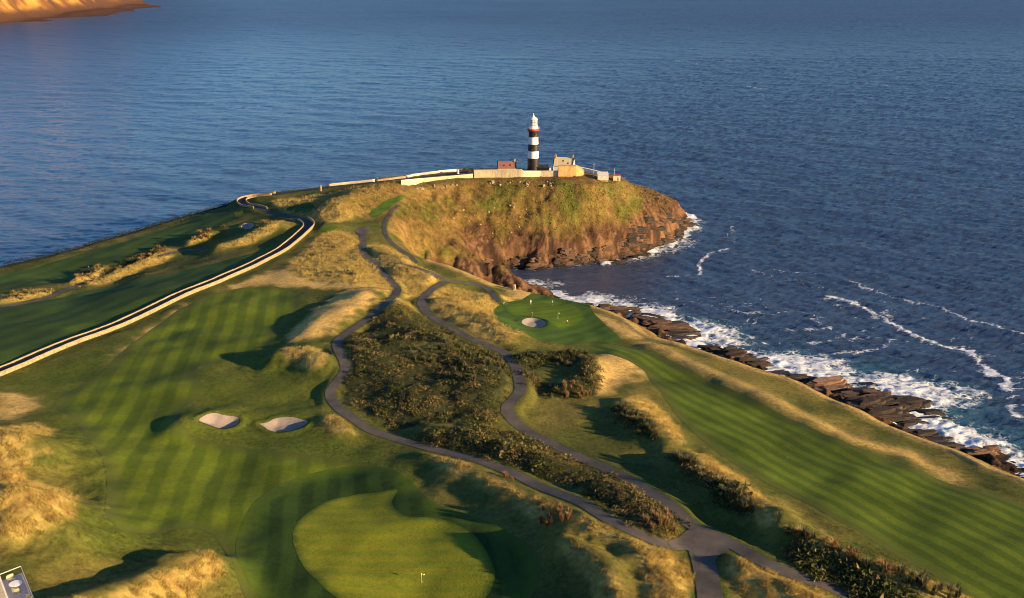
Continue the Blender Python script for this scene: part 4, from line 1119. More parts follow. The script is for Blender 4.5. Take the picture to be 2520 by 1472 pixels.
# ------------------------------------------------------------------ shore rocks: layered slabs
def slab_mesh(name, seed, layers=4, n=9, pointy=.35):
    r = np.random.default_rng(seed); bm = bmesh.new(); z = 0.0
    ang = np.linspace(0, 2 * math.pi, n, endpoint=False) + r.uniform(-.15, .15, n)
    base = 1 + r.uniform(-.22, .22, n)
    for L in range(layers):
        t = r.uniform(.6, 1.3) / layers
        sh = 1 - .10 * L - r.uniform(0, .12); ox, oy = r.uniform(-.10, .10), r.uniform(-.08, .08)
        jit = base * (1 + r.uniform(-.10, .10, n))
        lo, hi = [], []
        for a, q in zip(ang, jit):
            cx = math.copysign(abs(math.cos(a)) ** .75, math.cos(a)); cy = math.copysign(abs(math.sin(a)) ** .75, math.sin(a))
            x_, y_ = cx * .5 * q * sh + ox, cy * .5 * q * sh + oy
            lo.append(bm.verts.new((x_ * 1.03, y_ * 1.03, z))); hi.append(bm.verts.new((x_ * .97, y_ * .96, z + t * (1 + .25 * x_))))
        for q in range(n):
            bm.faces.new((lo[q], lo[(q + 1) % n], hi[(q + 1) % n], hi[q]))
        bm.faces.new(hi); bm.faces.new(lo[::-1]); z += t * .93
    return bm_done(bm, name)
SLABS = {}
for mname, mt in (('brown', M_ROCK), ('dark', M_ROCKD), ('tan', M_ROCKT)):
    SLABS[mname] = []
    for q in range(6):
        s = slab_mesh('rock_slab_' + mname, 700 + q, 3 + q % 3, 8 + q % 4); s.materials.append(mt); SLABS[mname].append(s)
def rocks(area, cnt, kind, L, T, label, group, seed, z=1.0, mix=0.0, rot=0.0):
    r = np.random.default_rng(seed); P = np.array(area, float); lo, hi = P.min(0), P.max(0); k = 0
    while k < cnt:
        p = r.uniform(lo, hi)
        if not inside(np.array([p[0]]), np.array([p[1]]), P)[0]: continue
        q = at_z(p[0], p[1], z)
        kd = kind if r.uniform() > mix else ('dark' if kind != 'dark' else 'brown')
        o = bpy.data.objects.new('rock', SLABS[kd][r.integers(0, 6)]); COL.objects.link(o)
        l = r.uniform(*L); th = r.uniform(*T); wd = l * r.uniform(.14, .32)
        zz = max(-1.0, min(float(hz(q[0], q[1])), 3.0)) - th * .35
        o.location = (q[0], q[1], zz)
        o.rotation_euler = (r.normal(0.10, .05), r.normal(-.03, .04), rot + r.normal(0, .16)); o.scale = (l, wd, th)
        tag(o, label, 'rock', group); k += 1
rocks([(1430,750),(1560,760),(1650,790),(1690,805),(1640,812),(1560,792),(1480,768)], 26, 'brown', (6, 14), (1.6, 3.4), 'brown rock slab below the cliff-edge green', 'rocks below the cliff-edge green', 801, mix=.55)
rocks([(1600,800),(1680,812),(1768,826),(1765,836),(1660,832)], 14, 'brown', (8, 17), (1.2, 2.4), 'low brown rock ledge reaching into the surf', 'rock ledges right of the cliff-edge green', 802, mix=.2)
rocks([(1700,852),(1785,862),(1880,886),(1885,908),(1800,885)], 18, 'dark', (6, 13), (1.5, 3.5), 'dark rock slab midway along the right shore', 'rocks midway along the shore', 803, mix=.35)
rocks([(1870,905),(1950,922),(2015,942),(1990,950)], 8, 'dark', (6, 12), (1.2, 2.2), 'flat dark rock at the first big surf patch', 'rocks at the first surf patch', 804)
rocks([(2000,938),(2125,937),(2130,948),(2080,962),(2040,964)], 12, 'tan', (10, 20), (1.2, 2.4), 'long tan rock ledge pointing out to sea', 'tan rock ledges', 805, mix=.1)
rocks([(2055,972),(2150,960),(2240,985),(2300,1015),(2300,1034),(2240,1056),(2170,1032),(2090,998)], 60, 'dark', (6, 15), (1.6, 4.4), 'dark layered rock in the largest outcrop on the shore', 'rocks of the largest outcrop', 806, mix=.3)
rocks([(2240,1064),(2300,1070),(2370,1100),(2310,1098)], 12, 'dark', (6, 12), (1.0, 2.2), 'low black rock finger below the lower right rim', 'black rock fingers', 807)
rocks([(2335,1104),(2420,1099),(2455,1104),(2432,1124),(2390,1122)], 9, 'tan', (6, 11), (1.8, 3.4), 'tan rock block at the lower right corner of the shore', 'tan rock blocks', 808, mix=.2)
rocks([(1190,684),(1255,688),(1252,700),(1205,697)], 10, 'brown', (6, 13), (1.5, 3.2), 'reddish rock at the head of the small bay', 'rocks in the small bay', 809)
rocks([(1430,660),(1520,648),(1560,640),(1620,620),(1600,612),(1500,636)], 16, 'brown', (5, 11), (2, 4), 'brown rock at the waterline under the headland', 'rocks under the headland', 810, mix=.4)
rocks([(1640,604),(1668,585),(1698,556),(1684,540),(1660,575)], 16, 'brown', (5, 12), (2, 4.5), 'brown rock at the outer tip of the headland', 'rocks at the headland tip', 811, mix=.4)
rocks([(1250,662),(1430,655),(1420,645),(1260,652)], 14, 'brown', (5, 10), (2, 4), 'reddish rock along the calm water under the headland', 'rocks along the calm bay', 812, mix=.2)
def crags(area, cnt, kind, L, T, label, group, seed, mix=.4):
    """ledges of bedrock standing out of the cliff face"""
    r = np.random.default_rng(seed); P = np.array(area, float); lo, hi = P.min(0), P.max(0); k = 0
    while k < cnt:
        p = r.uniform(lo, hi)
        if not inside(np.array([p[0]]), np.array([p[1]]), P)[0]: continue
        q = land3(*p)
        kd = kind if r.uniform() > mix else 'dark'
        o = bpy.data.objects.new('rock', SLABS[kd][r.integers(0, 6)]); COL.objects.link(o)
        l = r.uniform(*L); th = r.uniform(*T); o.scale = (l, l * r.uniform(.3, .5), th)
        o.location = (q.x, q.y + l * .10, q.z - th * .55)
        o.rotation_euler = (r.normal(.12, .08), r.normal(.16, .07), r.normal(.25, .2)); tag(o, label, 'rock', group); k += 1
crags([(1540,545),(1600,525),(1640,515),(1685,548),(1655,592),(1580,612),(1520,615)], 44, 'brown', (4, 11), (1.6, 3.6), 'brown ledge on the outer headland cliff', 'ledges on the outer headland cliff', 815, .45)
crags([(1180,640),(1300,625),(1430,605),(1530,600),(1540,630),(1440,648),(1260,656)], 48, 'brown', (3.5, 9), (1.4, 3.2), 'reddish ledge low on the headland cliff', 'ledges low on the headland cliff', 816, .35)
# pale stones on the headland slope
STONE = []
for q in range(4):
    s = slab_mesh('pale_stone', 760 + q, 2, 7); s.materials.append(M_BOULDER); STONE.append(s)
def stones(area, cnt, label, group, seed, smin, smax):
    r = np.random.default_rng(seed); P = np.array(area, float); lo, hi = P.min(0), P.max(0); k = 0
    while k < cnt:
        p = r.uniform(lo, hi)
        if not inside(np.array([p[0]]), np.array([p[1]]), P)[0]: continue
        q = land3(*p)
        o = bpy.data.objects.new('stone', STONE[r.integers(0, 4)]); COL.objects.link(o)
        s = r.uniform(smin, smax); o.location = (q.x, q.y, q.z - s * .2); o.scale = (s, s * r.uniform(.6, 1), s * r.uniform(.5, .9))
        o.rotation_euler = (r.normal(.2, .2), r.normal(0, .2), r.uniform(0, 6.28)); tag(o, label, 'stone', group); k += 1
stones([(1120,500),(1300,500),(1300,570),(1180,580),(1090,560)], 22, 'pale stone lying on the grassy headland slope', 'pale stones on the headland slope', 821, .5, 1.3)
stones([(1000,462),(1130,452),(1140,462),(1020,470)], 16, 'pale stone in the bank below the long cream wall', 'pale stones below the long wall', 822, .6, 1.8)
stones([(1180,446),(1300,446),(1400,450),(1390,462),(1250,462)], 14, 'weathered stone in the bank under the lighthouse wall', 'stones under the lighthouse wall', 823, .8, 2.2)

# ------------------------------------------------------------------ stone walls
def wall_mesh(name, P, h, th, jag=0.06, z0=None, z1=None, seed=1, sink=0.4):
    """continuous wall along P that follows the land; h may be an array"""
    n = len(P); T = np.gradient(P, axis=0); T /= np.linalg.norm(T, axis=1)[:, None]; Nn = np.stack([-T[:, 1], T[:, 0]], 1)
    zb = hz(P[:, 0], P[:, 1])
    lo = zb - sink if z0 is None else np.full(n, z0)
    top = zb + h if z1 is None else np.full(n, z1) if np.isscalar(z1) else z1
    top = top + (vnoise(np.arange(n) * .9, np.zeros(n), seed) - .5) * 2 * jag
    L, R_ = P + Nn * th / 2, P - Nn * th / 2
    V = np.concatenate([np.c_[L, lo], np.c_[L, top], np.c_[R_, top], np.c_[R_, lo]])
    i = np.arange(n - 1); F_ = []
    for a in range(4):
        b = (a + 1) % 4
        F_.append(np.stack([a * n + i, a * n + i + 1, b * n + i + 1, b * n + i], 1))
    F_.append(np.array([[0, n, 2 * n, 3 * n], [n - 1, 4 * n - 1, 3 * n - 1, 2 * n - 1]]))
    me = np_mesh(name, V, np.vstack(F_))
    bm = bmesh.new(); bm.from_mesh(me); bmesh.ops.recalc_face_normals(bm, faces=bm.faces); bm.to_mesh(me); bm.free()
    return me, top
def offset(P, d):
    T = np.gradient(P, axis=0); T /= np.linalg.norm(T, axis=1)[:, None]
    return P + np.stack([-T[:, 1], T[:, 0]], 1) * d
def stone_wall(P, h, th, label, mat=None, cop=None, coph=0.16, name='stone_wall', jag=.06, seed=1, step=1.5, **kw):
    P = resample(P, step)
    e = empty(name, (P[0][0], P[0][1], float(hz(P[0][0], P[0][1])))); tag(e, label, 'wall')
    me, top = wall_mesh('masonry', P, h, th, jag, seed=seed, **kw)
    o = link('masonry', me, mat or M_STONE)
    me2, _ = wall_mesh('coping', P, h, th + .14, 0.0, seed=seed, z1=top + coph)
    nv = len(P); co = np.empty(len(me2.vertices) * 3, np.float32); me2.vertices.foreach_get('co', co); co = co.reshape(-1, 3)
    co[:nv, 2] = top + .003; co[3 * nv:, 2] = top + .003; me2.vertices.foreach_set('co', co.ravel()); me2.update()
    c = link('coping', me2, cop or M_COPING)
    for q in (o, c):
        q.parent = e; q.matrix_parent_inverse = Matrix.Translation(-Vector(e.location))
    return e
def road_part(px0, px1):
    a = np.argmin(np.hypot(*(RW - land([px0])[0]).T)); b = np.argmin(np.hypot(*(RW - land([px1])[0]).T))
    return RW[min(a, b):max(a, b) + 1]
seg = road_part((-120, 968), (752, 542))
stone_wall(offset(seg, -2.3), 1.1, .4, 'long golden stone wall on the near side of the road', cop=M_STONECAP)
stone_wall(offset(seg, 2.3), .55, .3, 'long pale-topped stone wall on the far side of the road', cop=M_STONECAP, seed=2)
seg = road_part((640, 517), (680, 477))
stone_wall(offset(seg, -2.3), .9, .35, 'curved outer stone wall round the upper road bend', cop=M_STONECAP, seed=3)
stone_wall(offset(seg, 2.3)[len(seg) // 10:], .8, .35, 'curved inner stone wall inside the upper road bend', cop=M_STONECAP, seed=4)
stone_wall(land([(806,459),(860,453),(923,447)]), 1.1, .5, 'cream wall segment on the skyline right of the standing stone', M_RENDER, M_WHITE, seed=5)
stone_wall(land([(999,436),(1035,431),(1070,427),(1123,422)]), 1.1, .5, 'white curved wall on the skyline before the lighthouse gate', M_COPING, M_WHITE, seed=6)
stone_wall(land([(925,447),(960,443),(998,438)]), 0.9, .4, 'low grey wall on the skyline between the cream and white walls', M_STONE, M_STONE, seed=7)

# ------------------------------------------------------------------ lighthouse station
def px_frame(px, py, z):
    q = at_z(px, py, z); return Vector(q), 2600.0 / (q[1] * CT - (q[2] - CAM_H) * ST)   # point and pixels per metre there
LB = land3(1312, 421)
PL = LB.z                                                   # yard level
def station_pt(px, py=421.0): return Vector(at_z(px, py, PL))
# levelled yard behind the retaining wall
def face_wall(pts, name, label, mat, th=.6, cop=None, back=None, y0=None):
    """wall from picture points (u, v_top, v_bottom): stands upright on the land at v_bottom"""
    e = None; bm = bmesh.new(); F0 = []
    for q_, (u, vt, vb) in enumerate(pts):
        b = land3(u, vb)
        if back is not None:
            if q_ == 0: yb = b.y if y0 is None else y0
            yq = yb + back * q_
            dx, dy, dz = bearing(u, vb); s = yq / dy
            b = Vector((dx * s, yq, min(CAM_H + dz * s, float(hz(dx * s, yq)))))
        dx, dy, dz = bearing(u, vt); s = b.y / dy
        F0.append((b, CAM_H + dz * s))
    org = F0[0][0].copy()
    e = empty(name, org); tag(e, label, 'wall')
    fr = []
    for b, zt in F0:
        fr.append([bm.verts.new(Vector((b.x, b.y, b.z - 1.0)) - org), bm.verts.new(Vector((b.x, b.y, zt)) - org), bm.verts.new(Vector((b.x, b.y + th, zt)) - org), bm.verts.new(Vector((b.x, b.y + th, b.z - 1.0)) - org)])
    for A_, B_ in zip(fr, fr[1:]):
        for q in range(4): bm.faces.new((A_[q], B_[q], B_[(q + 1) % 4], A_[(q + 1) % 4]))
    bm.faces.new(fr[0]); bm.faces.new(fr[-1][::-1])
    bmesh.ops.recalc_face_normals(bm, faces=bm.faces)
    link('masonry', bm_done(bm, 'masonry'), mat, e)
    bm = bmesh.new(); fr = []
    for b, zt in F0:
        p = [Vector((b.x, b.y - .12, zt + .004)), Vector((b.x, b.y - .12, zt + .28)), Vector((b.x, b.y + th + .12, zt + .28)), Vector((b.x, b.y + th + .12, zt + .004))]
        fr.append([bm.verts.new(q - org) for q in p])
    for A_, B_ in zip(fr, fr[1:]):
        for q in range(4): bm.faces.new((A_[q], B_[q], B_[(q + 1) % 4], A_[(q + 1) % 4]))
    bm.faces.new(fr[0]); bm.faces.new(fr[-1][::-1])
    bmesh.ops.recalc_face_normals(bm, faces=bm.faces)
    link('coping', bm_done(bm, 'coping'), cop or mat, e)
    return e, F0
face_wall([(988,445,456),(1040,440,449),(1100,435,441),(1164,429,438)], 'retaining_wall', 'long cream wall stepping up toward the lighthouse from the left', M_RENDER, cop=M_COPING)
RWL, RW0 = face_wall([(1167,419.5,438),(1220,419,437),(1283,418.5,436),(1288,422,436),(1330,422,435),(1373,421.5,434)], 'retaining_wall', 'tall cream retaining wall directly below the lighthouse', M_RENDER, cop=M_COPING)
OW, OW0 = face_wall([(1374,410,435),(1396,409.6,440),(1418,409.3,443)], 'retaining_wall', 'tall ochre wall with a doorway below the right house', M_OCHRE, th=3.0, back=0.6)
def ochre_pt(u, zf):
    b, zt = OW0[0]; c, zt2 = OW0[2]; t_ = (u - 1374) / 44.0
    p = b.lerp(c, t_); return p
bm = bmesh.new(); org = Vector(OW.location)
p = ochre_pt(1404, 0); bm_box(bm, Vector((p.x, p.y - .08, PL - 2.2)) - org, (3.6, .3, 3.6)); link('door_frame', bm_done(bm, 'door_frame'), M_OCHRE, OW)
bm = bmesh.new(); bm_box(bm, Vector((p.x, p.y - .20, PL - 2.4)) - org, (1.4, .16, 2.8)); dr_ = link('door', bm_done(bm, 'door'), M_WOOD, OW)
bm = bmesh.new(); bm_box(bm, Vector((p.x + 2.6, p.y - .02, PL + .5)) - org, (.9, .2, .3)); link('vent', bm_done(bm, 'vent'), M_BLACK, OW)
face_wall([(1418,409.5,440),(1428,414,443),(1437,422,446)], 'buttress_wall', 'bright ochre buttress sloping down at the right end of the tall wall', M_OCHRE, th=2.5, back=1.6, y0=OW0[2][0].y + .02)
face_wall([(1421,411.5,420),(1450,417.5,426),(1480,425,432),(1499,430,437)], 'parapet_wall', 'white-capped parapet sloping down toward the huts', M_WHITE, th=1.4, cop=M_WHITE)


# the tower
lt = empty('lighthouse', LB); tag(lt, 'tall black and white banded lighthouse with red gallery and white lantern', 'lighthouse')
bands = [(3.15, -1.0, 3.05, 7.3, M_BLACK, 'lower black band'), (3.05, 7.3, 2.9, 11.2, M_WHITE, 'lower white band'), (2.9, 11.2, 2.75, 14.9, M_BLACK, 'middle black band'), (2.75, 14.9, 2.6, 18.8, M_WHITE, 'upper white band')]
for r0, z0, r1, z1, mt, lb in bands:
    bm = bmesh.new(); bm_lathe(bm, [(r0, z0), (r1, z1)], 40, cap=False); o = link('tower_band', bm_done(bm, 'tower_band'), mt, lt, smooth=True); o['label'] = lb
bm = bmesh.new(); bm_lathe(bm, [(2.6, 18.8), (2.5, 20.6), (2.55, 21.4), (2.75, 22.0)], 40, cap=False); o = link('tower_band', bm_done(bm, 'tower_band'), M_BLACK, lt, smooth=True); o['label'] = 'top black band'
bm = bmesh.new(); bm_lathe(bm, [(2.76, 21.95), (3.2, 22.25), (3.2, 23.15), (3.0, 23.2), (0.0, 23.2)], 40); gal = link('gallery', bm_done(bm, 'gallery'), M_RED, lt)
bm = bmesh.new()
for q in range(18):
    a = q * 2 * math.pi / 18; bm_bar(bm, (3.1 * math.cos(a), 3.1 * math.sin(a), 23.15), (3.1 * math.cos(a), 3.1 * math.sin(a), 24.2), .05, 5)
for zz in (23.7, 24.2):
    for q in range(36):
        a, b = q * math.pi / 18, (q + 1) * math.pi / 18
        bm_bar(bm, (3.1 * math.cos(a), 3.1 * math.sin(a), zz), (3.1 * math.cos(b), 3.1 * math.sin(b), zz), .04, 4)
link('railing', bm_done(bm, 'railing'), M_WHITE, gal)
bm = bmesh.new(); bm_lathe(bm, [(2.45, 23.2), (2.45, 24.7), (2.15, 24.75)], 32, cap=False); link('lantern_base', bm_done(bm, 'lantern_base'), M_WHITE, lt)
lan = empty('lantern'); lan.parent = lt
bm = bmesh.new(); bm_lathe(bm, [(1.9, 24.7), (1.9, 28.2)], 16); link('glazing', bm_done(bm, 'glazing'), M_GLASSD, lan)
bm = bmesh.new()
for q in range(16):
    a = q * 2 * math.pi / 16; bm_box(bm, (1.98 * math.cos(a), 1.98 * math.sin(a), 26.45), (.26, .26, 3.5), a)
for zz in (24.85, 25.6, 26.4, 27.2, 28.05):
    bm_lathe(bm, [(1.9, zz - .15), (2.06, zz - .15), (2.06, zz + .15), (1.9, zz + .15)], 16, cap=False)
link('glazing_bars', bm_done(bm, 'glazing_bars'), M_WHITE, lan)
bm = bmesh.new(); bm_lathe(bm, [(2.25, 28.15), (2.25, 28.35), (1.9, 28.9), (.9, 29.6), (.75, 29.65), (.35, 30.4), (.12, 30.8), (.06, 31.6), (0, 31.7)], 24); link('dome', bm_done(bm, 'dome'), M_WHITE, lt, smooth=False)
for (an, zz) in ((-1.75, 13.0), (-1.2, 20.3), (-2.1, 5.0)):
    rr = 3.12 - (zz / 22) * .62
    bm = bmesh.new(); bm_box(bm, (rr * math.cos(an), rr * math.sin(an), zz), (.12, .75, 1.2), an); w_ = link('window', bm_done(bm, 'window'), M_GLASSD, lt)
    bm = bmesh.new(); bm_box(bm, ((rr + .03) * math.cos(an), (rr + .03) * math.sin(an), zz - .68), (.3, .95, .14), an); link('sill', bm_done(bm, 'sill'), M_STONE, w_)

def house(name, c, L, D, wh, rh, rz, label, wall, roof, chim=(1, 1), wins=(), sky=(), edge=None, over=.0):
    e = empty(name, c, rz); tag(e, label, 'house')
    bm = bmesh.new()                                        # walls with gables
    for s in (-1, 1):
        pass
    a = [(-L/2, -D/2), (L/2, -D/2), (L/2, D/2), (-L/2, D/2)]
    lo = [bm.verts.new((x_, y_, -1.0)) for x_, y_ in a]; hi = [bm.verts.new((x_, y_, wh)) for x_, y_ in a]
    g0, g1 = bm.verts.new((-L/2, 0, wh + rh)), bm.verts.new((L/2, 0, wh + rh))
    bm.faces.new((lo[0], lo[1], hi[1], hi[0])); bm.faces.new((lo[2], lo[3], hi[3], hi[2]))
    bm.faces.new((lo[1], lo[2], hi[2], g1, hi[1])); bm.faces.new((lo[3], lo[0], hi[0], g0, hi[3]))
    link('walls', bm_done(bm, 'walls'), wall, e)
    bm = bmesh.new(); t_ = .18
    for s in (-1, 1):
        y0 = s * (D / 2 + .25); z0 = wh - .25 * rh / (D / 2)
        P4 = [(-L/2 + .2, y0, z0), (L/2 - .2, y0, z0), (L/2 - .2, 0, wh + rh), (-L/2 + .2, 0, wh + rh)]
        A_ = [bm.verts.new((x_, y_, z_ + .03)) for x_, y_, z_ in P4]; B_ = [bm.verts.new((x_, y_, z_ + .03 + t_)) for x_, y_, z_ in P4]
        bm.faces.new(A_); bm.faces.new(B_[::-1])
        for q in range(4): bm.faces.new((A_[q], A_[(q + 1) % 4], B_[(q + 1) % 4], B_[q]))
    bmesh.ops.recalc_face_normals(bm, faces=bm.faces)
    ro = link('roof', bm_done(bm, 'roof'), roof, e)
    for q, s in enumerate((-1, 1)):                         # raised gable copings
        bm = bmesh.new()
        for t2 in (-1, 1):
            p0, p1 = Vector((s * L/2, t2 * (D/2 + .3), wh - .1)), Vector((s * L/2, 0, wh + rh + .35))
            d_ = (p1 - p0); mid_ = (p0 + p1) / 2
            M_ = Matrix.Translation(mid_) @ d_.to_track_quat('Y', 'Z').to_matrix().to_4x4()
            vs = [bm.verts.new(M_ @ Vector((x_ * .45, y_ * d_.length, z_ * .4))) for x_ in (-.5, .5) for y_ in (-.5, .5) for z_ in (-.5, .5)]
            bmesh.ops.convex_hull(bm, input=vs)
        link('gable_coping', bm_done(bm, 'gable_coping'), edge or M_BLACK, ro)
        if chim[q]:
            bm = bmesh.new(); bm_box(bm, (s * (L/2 - .55), 0, wh + rh + .6), (.9, 1.2, 1.7)); ch = link('chimney', bm_done(bm, 'chimney'), M_STONE, ro)
            bm = bmesh.new()
            for y_ in (-.3, .3): bm_lathe(bm, [(.17, 0), (.14, .55)], 8, (s * (L/2 - .55), y_, wh + rh + 1.45))
            link('chimney_pot', bm_done(bm, 'chimney_pot'), M_TILE, e).location = (0, 0, 0)
    for x_, z_, w_, h_ in wins:
        bm = bmesh.new(); bm_box(bm, (x_, -D/2 - .02, z_), (w_, .1, h_)); wo = link('window', bm_done(bm, 'window'), M_GLASSD, e)
        bm = bmesh.new(); bm_box(bm, (x_, -D/2 - .08, z_ - h_/2 - .1), (w_ + .3, .25, .12)); link('sill', bm_done(bm, 'sill'), M_STONE, wo)
        bm = bmesh.new(); bm_box(bm, (x_, -D/2 - .09, z_), (.07, .06, h_)); bm_box(bm, (x_, -D/2 - .09, z_), (w_, .055, .07)); link('frame', bm_done(bm, 'frame'), M_WHITE, wo)
    for x_, f_ in sky:
        y_ = -D/2 * (1 - f_); z_ = wh + rh * f_
        bm = bmesh.new(); vs = []
        ang = math.atan2(rh, D/2); M_ = Matrix.Translation((x_, y_, z_ + .22)) @ Matrix.Rotation(ang, 4, 'X')
        for a_ in (-.5, .5):
            for b_ in (-.5, .5):
                for c_ in (-.5, .5): vs.append(bm.verts.new(M_ @ Vector((a_ * .7, b_ * .9, c_ * .16))))
        bmesh.ops.convex_hull(bm, input=vs); link('roof_light', bm_done(bm, 'roof_light'), M_GLASSD, ro)
    return e
c1 = Vector(at_z(1247, 421.5, PL)); c1.z = PL - .6
house('cottage', c1, 10.0, 6.0, 2.9, 3.0, 0.03, 'small cottage with brown-red roof left of the lighthouse', M_RENDER, M_TILE, (0, 1), [(3.0, 1.6, .8, 1.1), (-1.5, 1.6, .8, 1.1)], [(-1.5, .35), (1.8, .4)])
c1b = Vector(at_z(1278, 421.5, PL)); c1b.z = PL - .6
ex = empty('lean_to', c1b); tag(ex, 'low cream lean-to against the right end of the small cottage', 'shed')
bm = bmesh.new()
vs = [bm.verts.new(v_) for v_ in ((-2.2, -2, -1), (2.6, -2, -1), (2.6, 2, -1), (-2.2, 2, -1), (-2.2, -2, 2.3), (2.6, -2, .9), (2.6, 2, .9), (-2.2, 2, 2.3))]
bmesh.ops.convex_hull(bm, input=vs); link('walls', bm_done(bm, 'walls'), M_RENDER, ex)
bm = bmesh.new()
vs = [bm.verts.new(v_) for v_ in ((-2.2, -2.2, 2.33), (2.8, -2.2, .88), (2.8, 2.2, .88), (-2.2, 2.2, 2.33), (-2.2, -2.2, 2.5), (2.8, -2.2, 1.05), (2.8, 2.2, 1.05), (-2.2, 2.2, 2.5))]
bmesh.ops.convex_hull(bm, input=vs); link('roof', bm_done(bm, 'roof'), M_DARKROOF, ex)
c2 = Vector(at_z(1388, 420.0, PL)); c2.z = PL - .3
house('keepers_house', c2, 10.8, 8.0, 3.6, 3.9, -0.22, 'white-gabled house with pale roof right of the lighthouse', M_WHITE, M_SLATE, (1, 1), [(-2, 1.9, .9, 1.3)], [(-.2, .55), (2.6, .3)])
c3 = Vector(at_z(1331, 421.5, PL)); c3.z = PL - .4
ob = empty('outbuilding', c3, -0.12); tag(ob, 'low black outbuilding with a white end in front of the lighthouse', 'outbuilding')
bm = bmesh.new(); bm_box(bm, (0, 0, .9), (9.2, 4.4, 3.8)); link('walls', bm_done(bm, 'walls'), M_BLACK, ob)
bm = bmesh.new()
vs = [bm.verts.new(v_) for v_ in ((-4.9, -2.5, 2.82), (4.75, -2.5, 2.82), (4.75, 2.5, 2.82), (-4.9, 2.5, 2.82), (-4.4, 0, 3.9), (3.9, 0, 3.9))]
bmesh.ops.convex_hull(bm, input=vs); link('roof', bm_done(bm, 'roof'), M_DARKROOF, ob)
bm = bmesh.new(); bm_box(bm, (5.1, 0, .7), (.9, 4.2, 3.4)); link('end_wall', bm_done(bm, 'end_wall'), M_WHITE, ob)
bm = bmesh.new(); bm_box(bm, (5.2, -1.9, .3), (1.6, .6, 2.4), .2); link('gable_panel', bm_done(bm, 'gable_panel'), M_RENDER, ob)
for x_ in (-3.2, -.4, 2.4):
    bm = bmesh.new(); bm_box(bm, (x_, -2.22, 1.3), (.9, .1, 1.0)); wo = link('window', bm_done(bm, 'window'), M_GLASSD, ob)
    bm = bmesh.new(); bm_box(bm, (x_, -2.28, .74), (1.2, .2, .12)); link('sill', bm_done(bm, 'sill'), M_METAL, wo)
# low white yard wall and posts
yw = empty('yard_wall', Vector((c3.x - 6, c3.y - 4.5, PL - 1.0))); tag(yw, 'short low white wall at the foot of the lighthouse', 'wall')
bm = bmesh.new(); bm_box(bm, (0, 0, 1.0), (5.5, .4, 2.2)); link('masonry', bm_done(bm, 'masonry'), M_WHITE, yw)
bm = bmesh.new(); bm_box(bm, (0, 0, 2.2), (5.8, .6, .18)); link('coping', bm_done(bm, 'coping'), M_METAL, yw)

def hut(px, py, L, D, h, label, wall, roof, rh, slant=0.0, lower=None):
    c = land3(px, py); e = empty('hut', c); tag(e, label, 'hut')
    bm = bmesh.new(); bm_box(bm, (0, D/2, (h - 1.5) / 2), (L, D, h + 1.5)); link('walls', bm_done(bm, 'walls'), wall, e)
    bm = bmesh.new()
    vs = [bm.verts.new(v_) for v_ in ((-L/2 - .2, -.25, h + .003 - slant), (L/2 + .2, -.25, h + .003 - slant), (L/2 + .2, D + .2, h + .003), (-L/2 - .2, D + .2, h + .003), (-L/2 - .2, -.25, h + rh - slant), (L/2 + .2, -.25, h + rh - slant), (L/2 + .2, D + .2, h + rh), (-L/2 - .2, D + .2, h + rh))]
    bmesh.ops.convex_hull(bm, input=vs); link('roof', bm_done(bm, 'roof'), roof, e)
    bm = bmesh.new(); bm_box(bm, (L * .2, -.04, 1.0), (.9, .1, 2.0)); d_ = link('door', bm_done(bm, 'door'), M_WOOD, e)
    bm = bmesh.new(); bm_box(bm, (L * .2 + .3, -.12, 1.0), (.1, .08, .1)); link('handle', bm_done(bm, 'handle'), M_METAL, d_)
    return e
hut(1484, 446, 5.4, 4.0, 2.4, 'ochre hut with white sloping roof at the right end of the station', M_OCHRE, M_COPING, 1.9, 1.7)
hut(1518, 446, 3.8, 3.2, 3.0, 'small cream hut with flat red roof at the headland end', M_RENDER, M_RED, .25)

def mast(px, py, h, label):
    c = land3(px, py); e = empty('mast', c); tag(e, label, 'mast')
    bm = bmesh.new(); bm_lathe(bm, [(.14, -.3), (.05, h)], 6); link('pole', bm_done(bm, 'pole'), M_PALEM, e)
    bm = bmesh.new(); bm_box(bm, (0, 0, .1), (.6, .6, .4)); link('base', bm_done(bm, 'base'), M_CONC, e)
    bm = bmesh.new(); bm_bar(bm, (-.7, 0, h * .85), (.7, 0, h * .85), .04, 5); link('crossbar', bm_done(bm, 'crossbar'), M_PALEM, e)
mast(1461, 436, 8.0, 'thin mast behind the sloping white parapet')
mast(1511, 444, 6.5, 'thin mast beside the red-roofed hut')
for q, (px, lb) in enumerate(((1128, 'left white pillar of the lighthouse gate'), (1162, 'right dark pillar of the lighthouse gate'))):
    c = land3(px, 428); e = empty('gate_pillar', c); tag(e, lb, 'pillar')
    bm = bmesh.new(); bm_box(bm, (0, 0, .9), (.8, .8, 2.6)); link('shaft', bm_done(bm, 'shaft'), M_WHITE if q == 0 else M_BLACK, e)
    bm = bmesh.new(); bm_box(bm, (0, 0, 2.35), (1.05, 1.05, .3), 0, .5); link('cap', bm_done(bm, 'cap'), M_COPING if q == 0 else M_BLACK, e)

